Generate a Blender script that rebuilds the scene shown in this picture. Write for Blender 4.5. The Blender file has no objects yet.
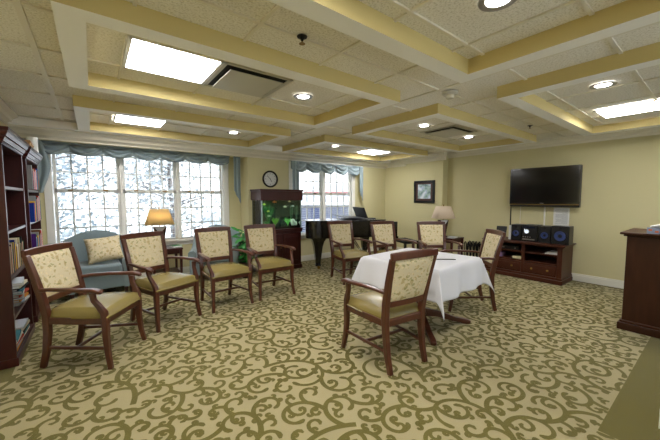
import bpy, math, random
from mathutils import Vector, Matrix
R = math.radians
PI = math.pi
rnd = random.Random(11)
scn = bpy.context.scene
col = scn.collection

# ------------------------------------------------------------------ helpers
def lin(c):
    c = c / 255.0
    return c / 12.92 if c <= 0.04045 else ((c + 0.055) / 1.055) ** 2.4
def rgb(r, g, b): return (lin(r), lin(g), lin(b), 1.0)

MATS = {}
def nt(name):
    m = bpy.data.materials.new(name); m.use_nodes = True
    n = m.node_tree; n.nodes.clear()
    out = n.nodes.new('ShaderNodeOutputMaterial')
    return m, n, out
def pm(name, c, rough=.6, metal=0, var=0.0, scale=8.0, bump=0.0, bscale=60.0, c2=None, stretch=None, spec=.5, sheen=0, coat=0, emit=None, es=0):
    """principled material with a noise variation in colour and height"""
    m, n, out = nt(name)
    b = n.nodes.new('ShaderNodeBsdfPrincipled'); n.links.new(b.outputs[0], out.inputs[0])
    b.inputs['Roughness'].default_value = rough; b.inputs['Metallic'].default_value = metal
    b.inputs['Specular IOR Level'].default_value = spec
    if sheen: b.inputs['Sheen Weight'].default_value = sheen
    if coat: b.inputs['Coat Weight'].default_value = coat; b.inputs['Coat Roughness'].default_value = .15
    tc = n.nodes.new('ShaderNodeTexCoord'); mp = n.nodes.new('ShaderNodeMapping')
    n.links.new(tc.outputs['Object'], mp.inputs[0])
    if stretch: mp.inputs['Scale'].default_value = stretch
    if c2 is None:
        c2 = tuple(max(0, x * (1 - var)) for x in c[:3]) + (1,)
    nz = n.nodes.new('ShaderNodeTexNoise'); nz.inputs['Scale'].default_value = scale; nz.inputs['Detail'].default_value = 3
    n.links.new(mp.outputs[0], nz.inputs['Vector'])
    mx = n.nodes.new('ShaderNodeMix'); mx.data_type = 'RGBA'
    mx.inputs[6].default_value = c; mx.inputs[7].default_value = c2
    n.links.new(nz.outputs[0], mx.inputs[0]); n.links.new(mx.outputs[2], b.inputs['Base Color'])
    if bump:
        n2 = n.nodes.new('ShaderNodeTexNoise'); n2.inputs['Scale'].default_value = bscale
        n.links.new(tc.outputs['Object'], n2.inputs['Vector'])
        bp = n.nodes.new('ShaderNodeBump'); bp.inputs['Strength'].default_value = bump; bp.inputs['Distance'].default_value = .01
        n.links.new(n2.outputs[0], bp.inputs['Height']); n.links.new(bp.outputs[0], b.inputs['Normal'])
    if emit:
        b.inputs['Emission Color'].default_value = emit; b.inputs['Emission Strength'].default_value = es
    MATS[name] = m
    return m
def emis(name, c, s):
    m, n, out = nt(name); e = n.nodes.new('ShaderNodeEmission')
    e.inputs[0].default_value = c; e.inputs[1].default_value = s
    n.links.new(e.outputs[0], out.inputs[0]); MATS[name] = m; return m
def glass(name, tint=(1, 1, 1, 1), ior=1.45, rough=0.0):
    m, n, out = nt(name)
    t = n.nodes.new('ShaderNodeBsdfTransparent'); t.inputs[0].default_value = tint
    g = n.nodes.new('ShaderNodeBsdfGlossy'); g.inputs['Roughness'].default_value = rough
    f = n.nodes.new('ShaderNodeFresnel'); f.inputs[0].default_value = ior
    mx = n.nodes.new('ShaderNodeMixShader')
    n.links.new(f.outputs[0], mx.inputs[0]); n.links.new(t.outputs[0], mx.inputs[1]); n.links.new(g.outputs[0], mx.inputs[2])
    n.links.new(mx.outputs[0], out.inputs[0]); MATS[name] = m; return m

class MB:
    def __init__(s): s.v = []; s.f = []; s.m = []; s.mi = 0; s.M = None
    def add(s, vs, fs):
        o = len(s.v)
        if s.M is not None: vs = [tuple(s.M @ Vector(q)) for q in vs]
        s.v += [tuple(q) for q in vs]
        for f in fs: s.f.append(tuple(i + o for i in f)); s.m.append(s.mi)
    def box(s, x0, x1, y0, y1, z0, z1):
        s.add([(x0, y0, z0), (x1, y0, z0), (x1, y1, z0), (x0, y1, z0), (x0, y0, z1), (x1, y0, z1), (x1, y1, z1), (x0, y1, z1)],
              [(0, 3, 2, 1), (4, 5, 6, 7), (0, 1, 5, 4), (1, 2, 6, 5), (2, 3, 7, 6), (3, 0, 4, 7)])
    def quad(s, a, b, c, d): s.add([a, b, c, d], [(0, 1, 2, 3)])
    def hexa(s, lo, hi):      # two quads (each 4 points, same winding, ccw from above)
        s.add(list(lo) + list(hi), [(0, 3, 2, 1), (4, 5, 6, 7), (0, 1, 5, 4), (1, 2, 6, 5), (2, 3, 7, 6), (3, 0, 4, 7)])
    def bar(s, path, w, h, up=(0, 0, 1)):
        """rectangular section swept along a path; w, h numbers or lists"""
        P = [Vector(p) for p in path]; n = len(P)
        W = w if isinstance(w, (list, tuple)) else [w] * n
        H = h if isinstance(h, (list, tuple)) else [h] * n
        vs = []; u0 = Vector(up)
        for i in range(n):
            t = (P[min(i + 1, n - 1)] - P[max(i - 1, 0)]).normalized()
            sd = t.cross(u0)
            if sd.length < 1e-4: sd = t.cross(Vector((0, 1, 0.01)))
            sd.normalize(); up2 = sd.cross(t).normalized()
            a = sd * W[i] / 2; b = up2 * H[i] / 2
            vs += [P[i] - a - b, P[i] + a - b, P[i] + a + b, P[i] - a + b]
        fs = [(3, 2, 1, 0), tuple(4 * (n - 1) + k for k in range(4))]
        for i in range(n - 1):
            for k in range(4):
                fs.append((4 * i + k, 4 * i + (k + 1) % 4, 4 * i + 4 + (k + 1) % 4, 4 * i + 4 + k))
        s.add(vs, fs)
    def tube(s, path, r, n=8):
        P = [Vector(p) for p in path]; k = len(P)
        Rr = r if isinstance(r, (list, tuple)) else [r] * k
        vs = []; pa = None
        for i in range(k):
            t = (P[min(i + 1, k - 1)] - P[max(i - 1, 0)]).normalized()
            if pa is None:
                pa = t.orthogonal().normalized()
            else:
                pa = (pa - t * pa.dot(t))
                pa = pa.normalized() if pa.length > 1e-5 else t.orthogonal().normalized()
            b = t.cross(pa)
            for j in range(n):
                a = 2 * PI * j / n
                vs.append(P[i] + (pa * math.cos(a) + b * math.sin(a)) * Rr[i])
        fs = [tuple(reversed(range(n))), tuple((k - 1) * n + j for j in range(n))]
        for i in range(k - 1):
            for j in range(n):
                fs.append((i * n + j, i * n + (j + 1) % n, (i + 1) * n + (j + 1) % n, (i + 1) * n + j))
        s.add(vs, fs)
    def lathe(s, prof, n=24, c=(0, 0, 0), axis='z', caps=True):
        vs = []; k = len(prof)
        for (r, z) in prof:
            for j in range(n):
                a = 2 * PI * j / n
                x, y = r * math.cos(a), r * math.sin(a)
                p = (x, y, z) if axis == 'z' else ((x, z, y) if axis == 'y' else (z, x, y))
                vs.append((p[0] + c[0], p[1] + c[1], p[2] + c[2]))
        fs = []
        for i in range(k - 1):
            for j in range(n):
                f = (i * n + j, i * n + (j + 1) % n, (i + 1) * n + (j + 1) % n, (i + 1) * n + j)
                fs.append(f if axis != 'y' else f[::-1])
        if caps:
            if prof[0][0] > 1e-6: fs.append(tuple(reversed(range(n))) if axis != 'y' else tuple(range(n)))
            if prof[-1][0] > 1e-6:
                t = tuple((k - 1) * n + j for j in range(n)); fs.append(t if axis != 'y' else t[::-1])
        s.add(vs, fs)
    def prism(s, poly, a, b, axis='z'):
        """polygon (2-D) extruded from a to b along an axis: z -> (x,y), x -> (y,z), y -> (x,z)"""
        n = len(poly)
        def P(q, d): return (q[0], q[1], d) if axis == 'z' else ((d, q[0], q[1]) if axis == 'x' else (q[0], d, q[1]))
        vs = [P(q, a) for q in poly] + [P(q, b) for q in poly]
        fs = [tuple(reversed(range(n))), tuple(n + i for i in range(n))]
        for i in range(n): fs.append((i, (i + 1) % n, n + (i + 1) % n, n + i))
        s.add(vs, fs)
    def grid(s, fn, nu, nv, closed_u=False):
        vs = [fn(i / nu, j / nv) for j in range(nv + 1) for i in range(nu + 1)]
        fs = [(j * (nu + 1) + i, j * (nu + 1) + i + 1, (j + 1) * (nu + 1) + i + 1, (j + 1) * (nu + 1) + i) for j in range(nv) for i in range(nu)]
        s.add(vs, fs)
    def sphere(s, c, r, n=12, m=8, sc=(1, 1, 1)):
        vs = []; fs = []
        for i in range(m + 1):
            th = PI * i / m
            for j in range(n):
                a = 2 * PI * j / n
                vs.append((c[0] + r * sc[0] * math.sin(th) * math.cos(a), c[1] + r * sc[1] * math.sin(th) * math.sin(a), c[2] - r * sc[2] * math.cos(th)))
        for i in range(m):
            for j in range(n): fs.append((i * n + j, i * n + (j + 1) % n, (i + 1) * n + (j + 1) % n, (i + 1) * n + j))
        s.add(vs, fs)
    def build(s, name, mat, parent=None, loc=(0, 0, 0), rz=0, bevel=0, smooth=35, solid=0, sub=0, segs=2, fix=True):
        me = bpy.data.meshes.new(name); me.from_pydata(s.v, [], s.f)
        mats = mat if isinstance(mat, (list, tuple)) else [mat]
        for m in mats: me.materials.append(m)
        if len(mats) > 1: me.polygons.foreach_set('material_index', s.m)
        if fix:
            import bmesh
            bm = bmesh.new(); bm.from_mesh(me)
            bmesh.ops.remove_doubles(bm, verts=bm.verts, dist=1e-6)
            bmesh.ops.recalc_face_normals(bm, faces=bm.faces); bm.to_mesh(me); bm.free()
        me.update()
        if smooth:
            me.polygons.foreach_set('use_smooth', [True] * len(me.polygons))
            if smooth < 180: me.set_sharp_from_angle(angle=R(smooth))
        o = bpy.data.objects.new(name, me); col.objects.link(o)
        o.location = loc; o.rotation_euler = (0, 0, rz)
        if parent is not None: o.parent = parent
        if solid:
            md = o.modifiers.new('solid', 'SOLIDIFY'); md.thickness = solid; md.offset = 0
        if bevel:
            md = o.modifiers.new('bevel', 'BEVEL'); md.width = bevel; md.segments = segs; md.limit_method = 'ANGLE'; md.angle_limit = R(40); md.harden_normals = True
        if sub:
            md = o.modifiers.new('sub', 'SUBSURF'); md.levels = sub; md.render_levels = sub
        return o

def tag(o, label, cat, group=None, kind=None):
    o['label'] = label; o['category'] = cat
    if group: o['group'] = group
    if kind: o['kind'] = kind
    return o
def thing(name, label, cat, loc=(0, 0, 0), rz=0, group=None):
    o = bpy.data.objects.new(name, None); col.objects.link(o)
    o.location = loc; o.rotation_euler = (0, 0, rz); o.empty_display_size = .1
    return tag(o, label, cat, group)
def struct(name, mb, mat, **k):
    o = mb.build(name, mat, **k); o['kind'] = 'structure'; return o
def kids(o): return [c for c in bpy.data.objects if c.parent == o]
def copy_tree(o, parent=None):
    c = o.copy(); col.objects.link(c); c.parent = parent
    for ch in kids(o): copy_tree(ch, c)
    return c
def rzface(fx, fy): return math.atan2(-fx, fy)

# ------------------------------------------------------------------ camera
H = 1.40
F = 307.0
pitch = math.atan2(21.5, F)
psi = math.atan2(237 * math.cos(pitch), F)
fw = Vector((math.sin(psi) * math.cos(pitch), math.cos(psi) * math.cos(pitch), -math.sin(pitch)))
rt = Vector((math.cos(psi), -math.sin(psi), 0))
up = rt.cross(fw)
cd = bpy.data.cameras.new('camera'); cam = bpy.data.objects.new('camera', cd); col.objects.link(cam)
cam.matrix_world = Matrix(((rt.x, up.x, -fw.x, 0), (rt.y, up.y, -fw.y, 0), (rt.z, up.z, -fw.z, H), (0, 0, 0, 1)))
cd.sensor_width = 36; cd.lens = 36 * F / 660; cd.clip_start = .05; cd.clip_end = 200
scn.camera = cam

# ------------------------------------------------------------------ materials
wood = pm('mahogany wood', rgb(92, 47, 29), .28, scale=6, c2=rgb(60, 29, 17), stretch=(6, 6, 1), coat=.3)
wooddk = pm('dark red mahogany', rgb(68, 27, 22), .34, scale=5, c2=rgb(44, 17, 15), stretch=(6, 6, 1), coat=.15, spec=.35)
woodcab = pm('brown cherry wood', rgb(80, 40, 24), .4, scale=5, c2=rgb(56, 27, 15), stretch=(2, 8, 8), spec=.3)
woodpod = pm('dark brown walnut wood', rgb(72, 41, 24), .42, scale=4, c2=rgb(46, 24, 13), stretch=(5, 5, 1), spec=.25)
vinyl = pm('olive gold vinyl', rgb(130, 115, 64), .26, var=.12, scale=9, bump=.08, bscale=220)
wallm = pm('khaki wall paint', rgb(206, 198, 154), .8, var=.05, scale=1.4, bump=.05, bscale=180)
ceilw = pm('off white ceiling paint', rgb(246, 244, 238), .6, var=.02, scale=2)
crownm = pm('cream crown moulding paint', rgb(228, 222, 204), .25, var=.03, scale=3)
gold = pm('soffit gold paint', rgb(206, 188, 128), .75, var=.05, scale=2)
white = pm('white semi gloss paint', rgb(232, 230, 222), .35, var=.03, scale=4)
baseb = pm('white baseboard paint', rgb(226, 224, 212), .4, var=.03, scale=4)
black = pm('black lacquer', rgb(18, 17, 18), .12, var=.2, scale=5, coat=.6)
blackp = pm('black plastic', rgb(20, 20, 22), .35, var=.2, scale=20)
blackm = pm('matt black', rgb(14, 14, 14), .7, var=.2, scale=20)
iron = pm('black wrought iron', rgb(26, 26, 28), .5, metal=.6, var=.2, scale=30)
silver = pm('brushed silver', rgb(178, 176, 172), .3, metal=.9, var=.1, scale=30)
brass = pm('antique brass', rgb(150, 118, 62), .35, metal=.9, var=.2, scale=20)
bluefab = pm('blue grey upholstery', rgb(120, 136, 140), .9, var=.12, scale=60, bump=.15, bscale=300, sheen=.3)
drape = pm('grey green curtain fabric', rgb(140, 156, 160), .7, var=.12, scale=30, bump=.1, bscale=300, sheen=.2)
cloth = pm('white tablecloth linen', rgb(206, 206, 210), .85, var=.03, scale=40, bump=.06, bscale=400)
lampgold = pm('warm lit lamp shade', rgb(196, 150, 70), .8, var=.08, scale=20)
paper = pm('white paper', rgb(226, 226, 222), .8, var=.04, scale=30)
alum = pm('white metal blind', rgb(222, 226, 228), .5, var=.03, scale=10)
plateg = pm('grey enamel vent', rgb(196, 192, 180), .4, var=.05, scale=4)
chrome = pm('chrome', rgb(210, 210, 210), .12, metal=1, var=.05, scale=10)
screenm = pm('dark television glass', rgb(16, 15, 14), .14, var=.3, scale=2)
pane = glass('window glass', (.97, .99, 1, 1))
tankglass = glass('aquarium glass', (.93, .97, .95, 1))
water = glass('aquarium water', (.80, .88, .83, 1), 1.33)
leafg = pm('green houseplant leaf', rgb(60, 150, 60), .4, c2=rgb(30, 104, 40), scale=14)
panelE = emis('fluorescent diffuser', (1, .985, .99, 1), 13)
canE = emis('recessed bulb', (1, .97, .95, 1), 8)

def floral():
    m, n, out = nt('floral chair fabric')
    b = n.nodes.new('ShaderNodeBsdfPrincipled'); b.inputs['Roughness'].default_value = .85
    n.links.new(b.outputs[0], out.inputs[0])
    tc = n.nodes.new('ShaderNodeTexCoord')
    nz = n.nodes.new('ShaderNodeTexNoise'); nz.inputs['Scale'].default_value = 14
    n.links.new(tc.outputs['Object'], nz.inputs['Vector'])
    ad = n.nodes.new('ShaderNodeMix'); ad.data_type = 'VECTOR'; ad.inputs[0].default_value = .06
    n.links.new(tc.outputs['Object'], ad.inputs[4]); n.links.new(nz.outputs[1], ad.inputs[5])
    cur = rgb(208, 195, 160)
    last = None
    for k, (sc, th, c, st) in enumerate(((12, .26, rgb(158, 134, 62), (1.6, 1, 1)), (17, .24, rgb(112, 116, 40), (1, 1.0, 1.9)), (34, .21, rgb(178, 138, 78), (1.9, 1, 1.0)), (28, .23, rgb(226, 208, 162), (1.0, 1, 1.4)))):
        mp = n.nodes.new('ShaderNodeMapping'); mp.inputs['Scale'].default_value = st
        mp.inputs['Location'].default_value = (k * 3.1, k * 1.7, k * 2.3); mp.inputs['Rotation'].default_value = (0, .6 - .4 * k, 0)
        n.links.new(ad.outputs[1], mp.inputs[0])
        vo = n.nodes.new('ShaderNodeTexVoronoi'); vo.inputs['Scale'].default_value = sc
        n.links.new(mp.outputs[0], vo.inputs['Vector'])
        lt = n.nodes.new('ShaderNodeMapRange'); lt.inputs[1].default_value = th; lt.inputs[2].default_value = th + .06
        lt.inputs[3].default_value = .55; lt.inputs[4].default_value = 0
        n.links.new(vo.outputs['Distance'], lt.inputs[0])
        mx = n.nodes.new('ShaderNodeMix'); mx.data_type = 'RGBA'; mx.inputs[7].default_value = c
        if last is None: mx.inputs[6].default_value = cur
        else: n.links.new(last, mx.inputs[6])
        n.links.new(lt.outputs[0], mx.inputs[0]); last = mx.outputs[2]
    n.links.new(last, b.inputs['Base Color'])
    return m
floralm = floral()

def tilem():
    m, n, out = nt('acoustic ceiling tile')
    b = n.nodes.new('ShaderNodeBsdfPrincipled'); b.inputs['Roughness'].default_value = .9
    n.links.new(b.outputs[0], out.inputs[0])
    tc = n.nodes.new('ShaderNodeTexCoord')
    v1 = n.nodes.new('ShaderNodeTexNoise'); v1.inputs['Scale'].default_value = 75; v1.inputs['Detail'].default_value = 4; v1.inputs['Roughness'].default_value = .65
    n.links.new(tc.outputs['Object'], v1.inputs['Vector'])
    cr = n.nodes.new('ShaderNodeValToRGB')
    cr.color_ramp.elements[0].position = .36; cr.color_ramp.elements[0].color = rgb(206, 200, 184)
    cr.color_ramp.elements[1].position = .52; cr.color_ramp.elements[1].color = rgb(238, 234, 224)
    n.links.new(v1.outputs[0], cr.inputs[0]); n.links.new(cr.outputs[0], b.inputs['Base Color'])
    bp = n.nodes.new('ShaderNodeBump'); bp.inputs['Strength'].default_value = .3; bp.inputs['Distance'].default_value = .004
    n.links.new(v1.outputs[0], bp.inputs['Height']); n.links.new(bp.outputs[0], b.inputs['Normal'])
    return m
tile = tilem()
tbar = pm('ceiling grid metal', rgb(226, 220, 204), .45, var=.03, scale=3)
def carpetm(name, c, c2):
    return pm(name, c, .95, scale=260, c2=c2, bump=.35, bscale=420, sheen=.15, spec=.1)
tan = carpetm('tan carpet pile', rgb(166, 155, 116), rgb(148, 137, 99))
olive = carpetm('olive carpet pile', rgb(106, 98, 45), rgb(90, 82, 35))

# ------------------------------------------------------------------ room shell
ZC = 2.43            # tile ceiling
ZB = 2.33            # underside of the hung frames
XL, XR, XP = -.82, 6.48, 6.28
YB, YW = 5.75, 6.15  # wall by the clock; wall of the recessed wide window
YF = -2.6
XC = 2.41            # corner of the recess

# floor with the scroll pattern woven in
fl = MB()
fl.mi = 0; fl.quad((XL - .1, YF, 0), (XR + .1, YF, 0), (XR + .1, YW + .1, 0), (XL - .1, YW + .1, 0))
fl.mi = 1
def plain(x0, x1, y0, y1): fl.quad((x0, y0, .0012), (x1, y0, .0012), (x1, y1, .0012), (x0, y1, .0012))
PLX, PLY = 2.36, .41
plain(PLX, XR, YF, PLY)
plain(XL, -.57, 3.3, YW); plain(XR - .09, XR, PLY, YB); plain(-.5, XC, YW - .07, YW); plain(XC, XR - .09, YB - .07, YB)
def inside(x, y):
    if x < -.8 or (x < -.57 and y > 3.3) or x > XR - .09 or y < .1 or y > (YW - .07 if x < XC else YB - .07): return False
    return not (x > PLX and y < PLY)
rc = random.Random(5)
CELL = .045
OCC = {}
curls = []
def near(x, y, d, skip, k0=0):
    gx, gy = int(x // CELL), int(y // CELL)
    n = int(d / CELL) + 1
    for i in range(gx - n, gx + n + 1):
        for j in range(gy - n, gy + n + 1):
            for (px, py, cid, idx) in OCC.get((i, j), ()):
                if cid == skip and idx < k0: continue
                if (px - x) ** 2 + (py - y) ** 2 < d * d: return True
    return False
def trace(x, y, th, L, sg, turn, p, n):
    """a scroll: almost straight where it leaves its stem, winding tighter towards its tip"""
    pts = [(x, y)]; hs = [th]; ds = L / n
    for i in range(n):
        u = (i + .5) / n
        k = turn / L * (.35 + .65 * (p + 1) * u ** p)
        th += sg * k * ds; x += math.cos(th) * ds; y += math.sin(th) * ds
        pts.append((x, y)); hs.append(th)
    return pts, hs
def add_curl(pts, hs, sg, L, par):
    cid = len(curls); curls.append((pts, hs, sg, L, par))
    for i, (x, y) in enumerate(pts): OCC.setdefault((int(x // CELL), int(y // CELL)), []).append((x, y, cid, i))
for gx in range(9):
    for gy in range(7):
        x, y = -.6 + gx * .85 + rc.uniform(-.15, .15), .5 + gy * .88 + rc.uniform(-.15, .15)
        pts, hs = trace(x, y, rc.uniform(0, 2 * PI), .95, rc.choice((-1, 1)), 4.6, 1.3, 40)
        if not any(near(px, py, .06, -1) for px, py in pts): add_curl(pts, hs, 1, .95, -1)
for (l0, l1, tries, gap) in ((.44, .62, 26, .053), (.30, .40, 32, .047), (.21, .28, 36, .043), (.15, .20, 36, .040), (.10, .13, 34, .037), (.06, .08, 26, .033)):
    k = 0
    while k < len(curls):
        pts, hs, sg, L, par = curls[k]
        for _ in range(tries):
            i = int(rc.uniform(.04, .88) * (len(pts) - 1))
            x, y = pts[i]
            side = rc.choice((-1, 1)); L2 = rc.uniform(l0, l1)
            n = max(10, int(L2 / .02))
            p2, h2 = trace(x, y, hs[i] + side * rc.uniform(.35, .95), L2, side, rc.uniform(4.2, 5.4), rc.uniform(.9, 1.6), n)
            ok = True
            for q in range(3, n + 1):
                px, py = p2[q]
                if not (-.95 < px < 6.6 and .1 < py < 6.3): ok = False; break
                if q * L2 / n < .036: continue
                if near(px, py, gap, k if q * L2 / n < .065 else -1, 9999): ok = False; break
            if ok: add_curl(p2, h2, side, L2, k)
        k += 1
RZ = [.0014]
def ribbon(pts, ws, z):
    n = len(pts); vs = []
    for i in range(n):
        a = pts[max(i - 1, 0)]; b = pts[min(i + 1, n - 1)]
        dx, dy = b[0] - a[0], b[1] - a[1]; L = math.hypot(dx, dy) or 1
        vs.append((pts[i][0] - dy / L * ws[i] / 2, pts[i][1] + dx / L * ws[i] / 2, z)); vs.append((pts[i][0] + dy / L * ws[i] / 2, pts[i][1] - dx / L * ws[i] / 2, z))
    fs = [(2 * i, 2 * i + 1, 2 * i + 3, 2 * i + 2) for i in range(n - 1) if inside(*pts[i]) and inside(*pts[i + 1])]
    fl.add(vs, fs)
for (pts, hs, sg, L, par) in curls:
    n = len(pts) - 1
    w0 = min(.033, .0225 + .018 * L)
    ws = [w0 * (1.15 - .40 * i / n) if i < n - 2 else w0 * (1.02 if i == n - 2 else 1.05 if i == n - 1 else .5) for i in range(n + 1)]
    RZ[0] += 2e-7; ribbon(pts, ws, RZ[0])
struct('floor', fl, [tan, olive], smooth=0, fix=False)

# ceiling of tiles, T bars
c = MB(); c.box(XL - .1, XR + .1, YF, YW + .2, ZC + .010, ZC + .06); struct('ceiling', c, tile, smooth=0)
t = MB()
x = .22 - 3 * .61
xs = []
while x < XR: xs.append(-.275 if abs(x + .39) < .01 else x); x += .61
for x in xs:
    wd = .034 if abs(x - 2.66) < .02 or abs(x + .275) < .01 else .019
    t.box(x - wd / 2, x + wd / 2, YF, YB, ZC - .002, ZC + .010)
y = 2.36 - 8 * .61
while y < YB:
    if y > YF: t.box(XL, XR, y - .011, y + .011, ZC - .0015, ZC + .010)
    y += .61
struct('trim_1', t, tbar, smooth=0)

# walls
def wallbox(name, x0, x1, y0, y1, z0=0, z1=ZC + .03, mat=None):
    b = MB(); b.box(x0, x1, y0, y1, z0, z1); return struct(name, b, mat or wallm, smooth=0)
wallbox('wall_left', XL - .1, XL, YF, YW + .1)
wallbox('wall_right', XR, XR + .1, YF, YB)
wallbox('wall_right_pilaster', XP, XR, 3.98, 4.97)
wallbox('wall_right_corner', XP + .05, XR + .1, 4.97, YB)
b = MB()
b.box(XL - .1, .6, YF - .1, YF, 0, ZC + .03); b.box(5.8, XR + .1, YF - .1, YF, 0, ZC + .03); b.box(.6, 5.8, YF - .1, YF, 0, .5); b.box(.6, 5.8, YF - .1, YF, 2.25, ZC + .03)  # gap left in the wall for the added daylight window
struct('wall_front', b, wallm, smooth=0)
wallbox('wall_front_corner', 2.69, 2.86, YF, .17, 0, .92)
cp = MB(); cp.box(2.66, 2.89, YF, .20, .92, .955); struct('trim_20', cp, white, bevel=.004)
# window openings
W1 = (-.55, 2.15, .66, 2.34)
W2 = (3.33, 5.19, .62, 2.20)
b = MB()
b.box(XL, W1[0], YW, YW + .12, 0, ZC + .03); b.box(W1[1], XC + .1, YW, YW + .12, 0, ZC + .03)
b.box(W1[0], W1[1], YW, YW + .12, 0, W1[2]); b.box(W1[0], W1[1], YW, YW + .12, W1[3], ZC + .03)
struct('wall_back_recess', b, wallm, smooth=0)
b = MB()
b.box(XC, W2[0], YB, YB + .12, 0, ZC + .03); b.box(W2[1], XR + .1, YB, YB + .12, 0, ZC + .03)
b.box(W2[0], W2[1], YB, YB + .12, 0, W2[2]); b.box(W2[0], W2[1], YB, YB + .12, W2[3], ZC + .03)
b.box(XC, XC + .1, YB + .12, YW, 0, ZC + .03)
struct('wall_back', b, wallm, smooth=0)
b = MB(); b.box(XL, XC, YB, YW, 2.215, ZC + .03); struct('wall_back_header', b, wallm, smooth=0)
# soffit band along the window wall and the crowns
b = MB(); b.box(XL, XR, 5.49, YB, ZB + .002, ZC); struct('trim_2', b, ceilw, smooth=0)
def crown(name, path, z0, z1, proj, inward):
    """stepped cove profile swept along a straight run; path (x0,y0)-(x1,y1); inward = room side normal"""
    prof = [(0, z0), (.012, z0), (.018, z0 + .02), (.35 * proj, z0 + .32 * (z1 - z0)), (.5 * proj, z0 + .36 * (z1 - z0)), (.62 * proj, z0 + .62 * (z1 - z0)), (.9 * proj, z0 + .78 * (z1 - z0)), (proj, z0 + .84 * (z1 - z0)), (proj, z1), (0, z1)]
    b = MB(); (x0, y0), (x1, y1) = path; nx, ny = inward
    n = len(prof)
    vs = [(x0 + nx * d, y0 + ny * d, z) for d, z in prof] + [(x1 + nx * d, y1 + ny * d, z) for d, z in prof]
    fs = [tuple(range(n)), tuple(reversed(range(n, 2 * n)))] + [(i, (i + 1) % n, n + (i + 1) % n, n + i) for i in range(n)]
    b.add(vs, fs); return struct(name, b, crownm, smooth=25)
crown('trim_3', ((XL, YB), (XP + .05, YB)), 2.2, ZB + .002, .19, (0, -1))
crown('trim_4', ((XR, YF), (XR, 3.98)), 2.315, ZC, .10, (-1, 0))
crown('trim_5', ((XP, 3.90), (XP, 5.05)), 2.26, ZC, .10, (-1, 0))
crown('trim_6', ((XP + .05, 5.05), (XP + .05, YB)), 2.22, ZC, .12, (-1, 0))
crown('trim_7', ((XL, YF), (XL, YB)), 2.31, ZC, .12, (1, 0))
# baseboards
def baseboard(name, x0, x1, y0, y1):
    b = MB(); b.box(x0, x1, y0, y1, 0, .10)
    dx, dy = (x1 - x0), (y1 - y0)
    if dx < dy: b.box(x0 + .004 if x0 > 3 else x0, x1, y0, y1, .10, .125)
    else: b.box(x0, x1, y0 + .004, y1, .10, .125)
    struct(name, b, baseb, bevel=.003)
baseboard('baseboard_right', XR - .018, XR, YF, 3.98)
baseboard('baseboard_right_pilaster', XP - .018, XP, 3.98, 4.97)
baseboard('baseboard_right_corner', XP + .032, XP + .05, 4.97, YB)
baseboard('baseboard_back', XC, XP + .04, YB - .018, YB)
baseboard('baseboard_back_recess', XL, XC, YW - .018, YW)
baseboard('baseboard_left', XL, XL + .018, YF, YW)
baseboard('baseboard_front', 2.672, 2.69, YF, .17)
baseboard('baseboard_front_corner', 2.672, 2.86, .17, .188)

# hung ceiling frames (coffers)
COLS = [(-.12, 2.40), (3.03, 5.84)]
ROWS = [(-.05, 1.38), (2.0, 3.41), (4.08, 5.49)]
k = 8
for (x0, x1) in COLS:
    for (y0, y1) in ROWS:
        w = .13; b = MB(); zt = ZC + .012
        O = [(x0, y0), (x1, y0), (x1, y1), (x0, y1)]; I = [(x0 + w, y0 + w), (x1 - w, y0 + w), (x1 - w, y1 - w), (x0 + w, y1 - w)]
        for i in range(4):
            j = (i + 1) % 4
            b.mi = 1; b.quad((*O[i], ZB), (*O[j], ZB), (*O[j], zt), (*O[i], zt)); b.quad((*I[i], ZB), (*I[i], zt), (*I[j], zt), (*I[j], ZB))
            b.mi = 0; b.quad((*O[i], ZB), (*I[i], ZB), (*I[j], ZB), (*O[j], ZB))
        struct('trim_%d' % k, b, [ceilw, gold], smooth=0); k += 1

# ------------------------------------------------------------------ windows
def make_window(name, units, z0, z1, zm, y, wall, cols=4, rows=3, sill=True, casing=(0, 0)):
    root = bpy.data.objects.new(name, None); col.objects.link(root); root['kind'] = 'structure'
    x0, x1 = units[0][0], units[-1][1]
    f = MB()
    ca, cb = casing
    f.box(ca, x0 - .03, y - .02, y + .1, z0 - .02, z1 + .06); f.box(x1 + .03, cb, y - .02, y + .1, z0 - .02, z1 + .06)
    f.box(ca, cb, y - .02, y + .1, z1 + .0, z1 + .06)
    for (a, b_) in zip(units[:-1], units[1:]): f.box(a[1] + .02, b_[0] - .02, y - .01, y + .1, z0, z1 + .02)
    f.build('window_frame', white, root, bevel=.004)
    if sill:
        s = MB(); s.box(ca - .04, cb + .04, y - .06, y + .1, z0 - .04, z0); s.box(ca, cb, y - .018, y, z0 - .11, z0 - .04)
        s.build('window_sill', white, root, bevel=.004)
    for (a, b_) in units:
        for (s0, s1, dy) in ((z0, zm, .035), (zm, z1, .065)):
            s = MB(); e = .028
            s.box(a - .02, b_ + .02, y + dy, y + dy + .03, s0, s0 + e); s.box(a - .02, b_ + .02, y + dy, y + dy + .03, s1 - e, s1)
            s.box(a - .02, a + .018, y + dy, y + dy + .03, s0, s1); s.box(b_ - .018, b_ + .02, y + dy, y + dy + .03, s0, s1)
            for i in range(1, cols):
                xx = a + (b_ - a) * i / cols; s.box(xx - .011, xx + .011, y + dy + .004, y + dy + .024, s0, s1)
            for j in range(1, rows):
                zz = zm + (s0 - zm) * j / rows if s0 < zm else zm + .287 * j
                if zz < s1: s.box(a, b_, y + dy + .003, y + dy + .023, zz - .011, zz + .011)
            so = s.build('sash', white, root, bevel=.002)
            g = MB(); g.box(a, b_, y + dy + .012, y + dy + .015, s0 + .01, s1 - .01); g.build('pane', pane, so, smooth=0)
        l = MB(); xm = a + .22 * (b_ - a)
        for xx in (xm, b_ - .22 * (b_ - a)):
            l.box(xx - .03, xx + .03, y + .02, y + .05, zm + .0, zm + .02)
        l.build('sash_lock', brass, root, bevel=.003)
    return root
u1 = [(-.44, .34), (.42, 1.19), (1.27, 2.03)]
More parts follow.
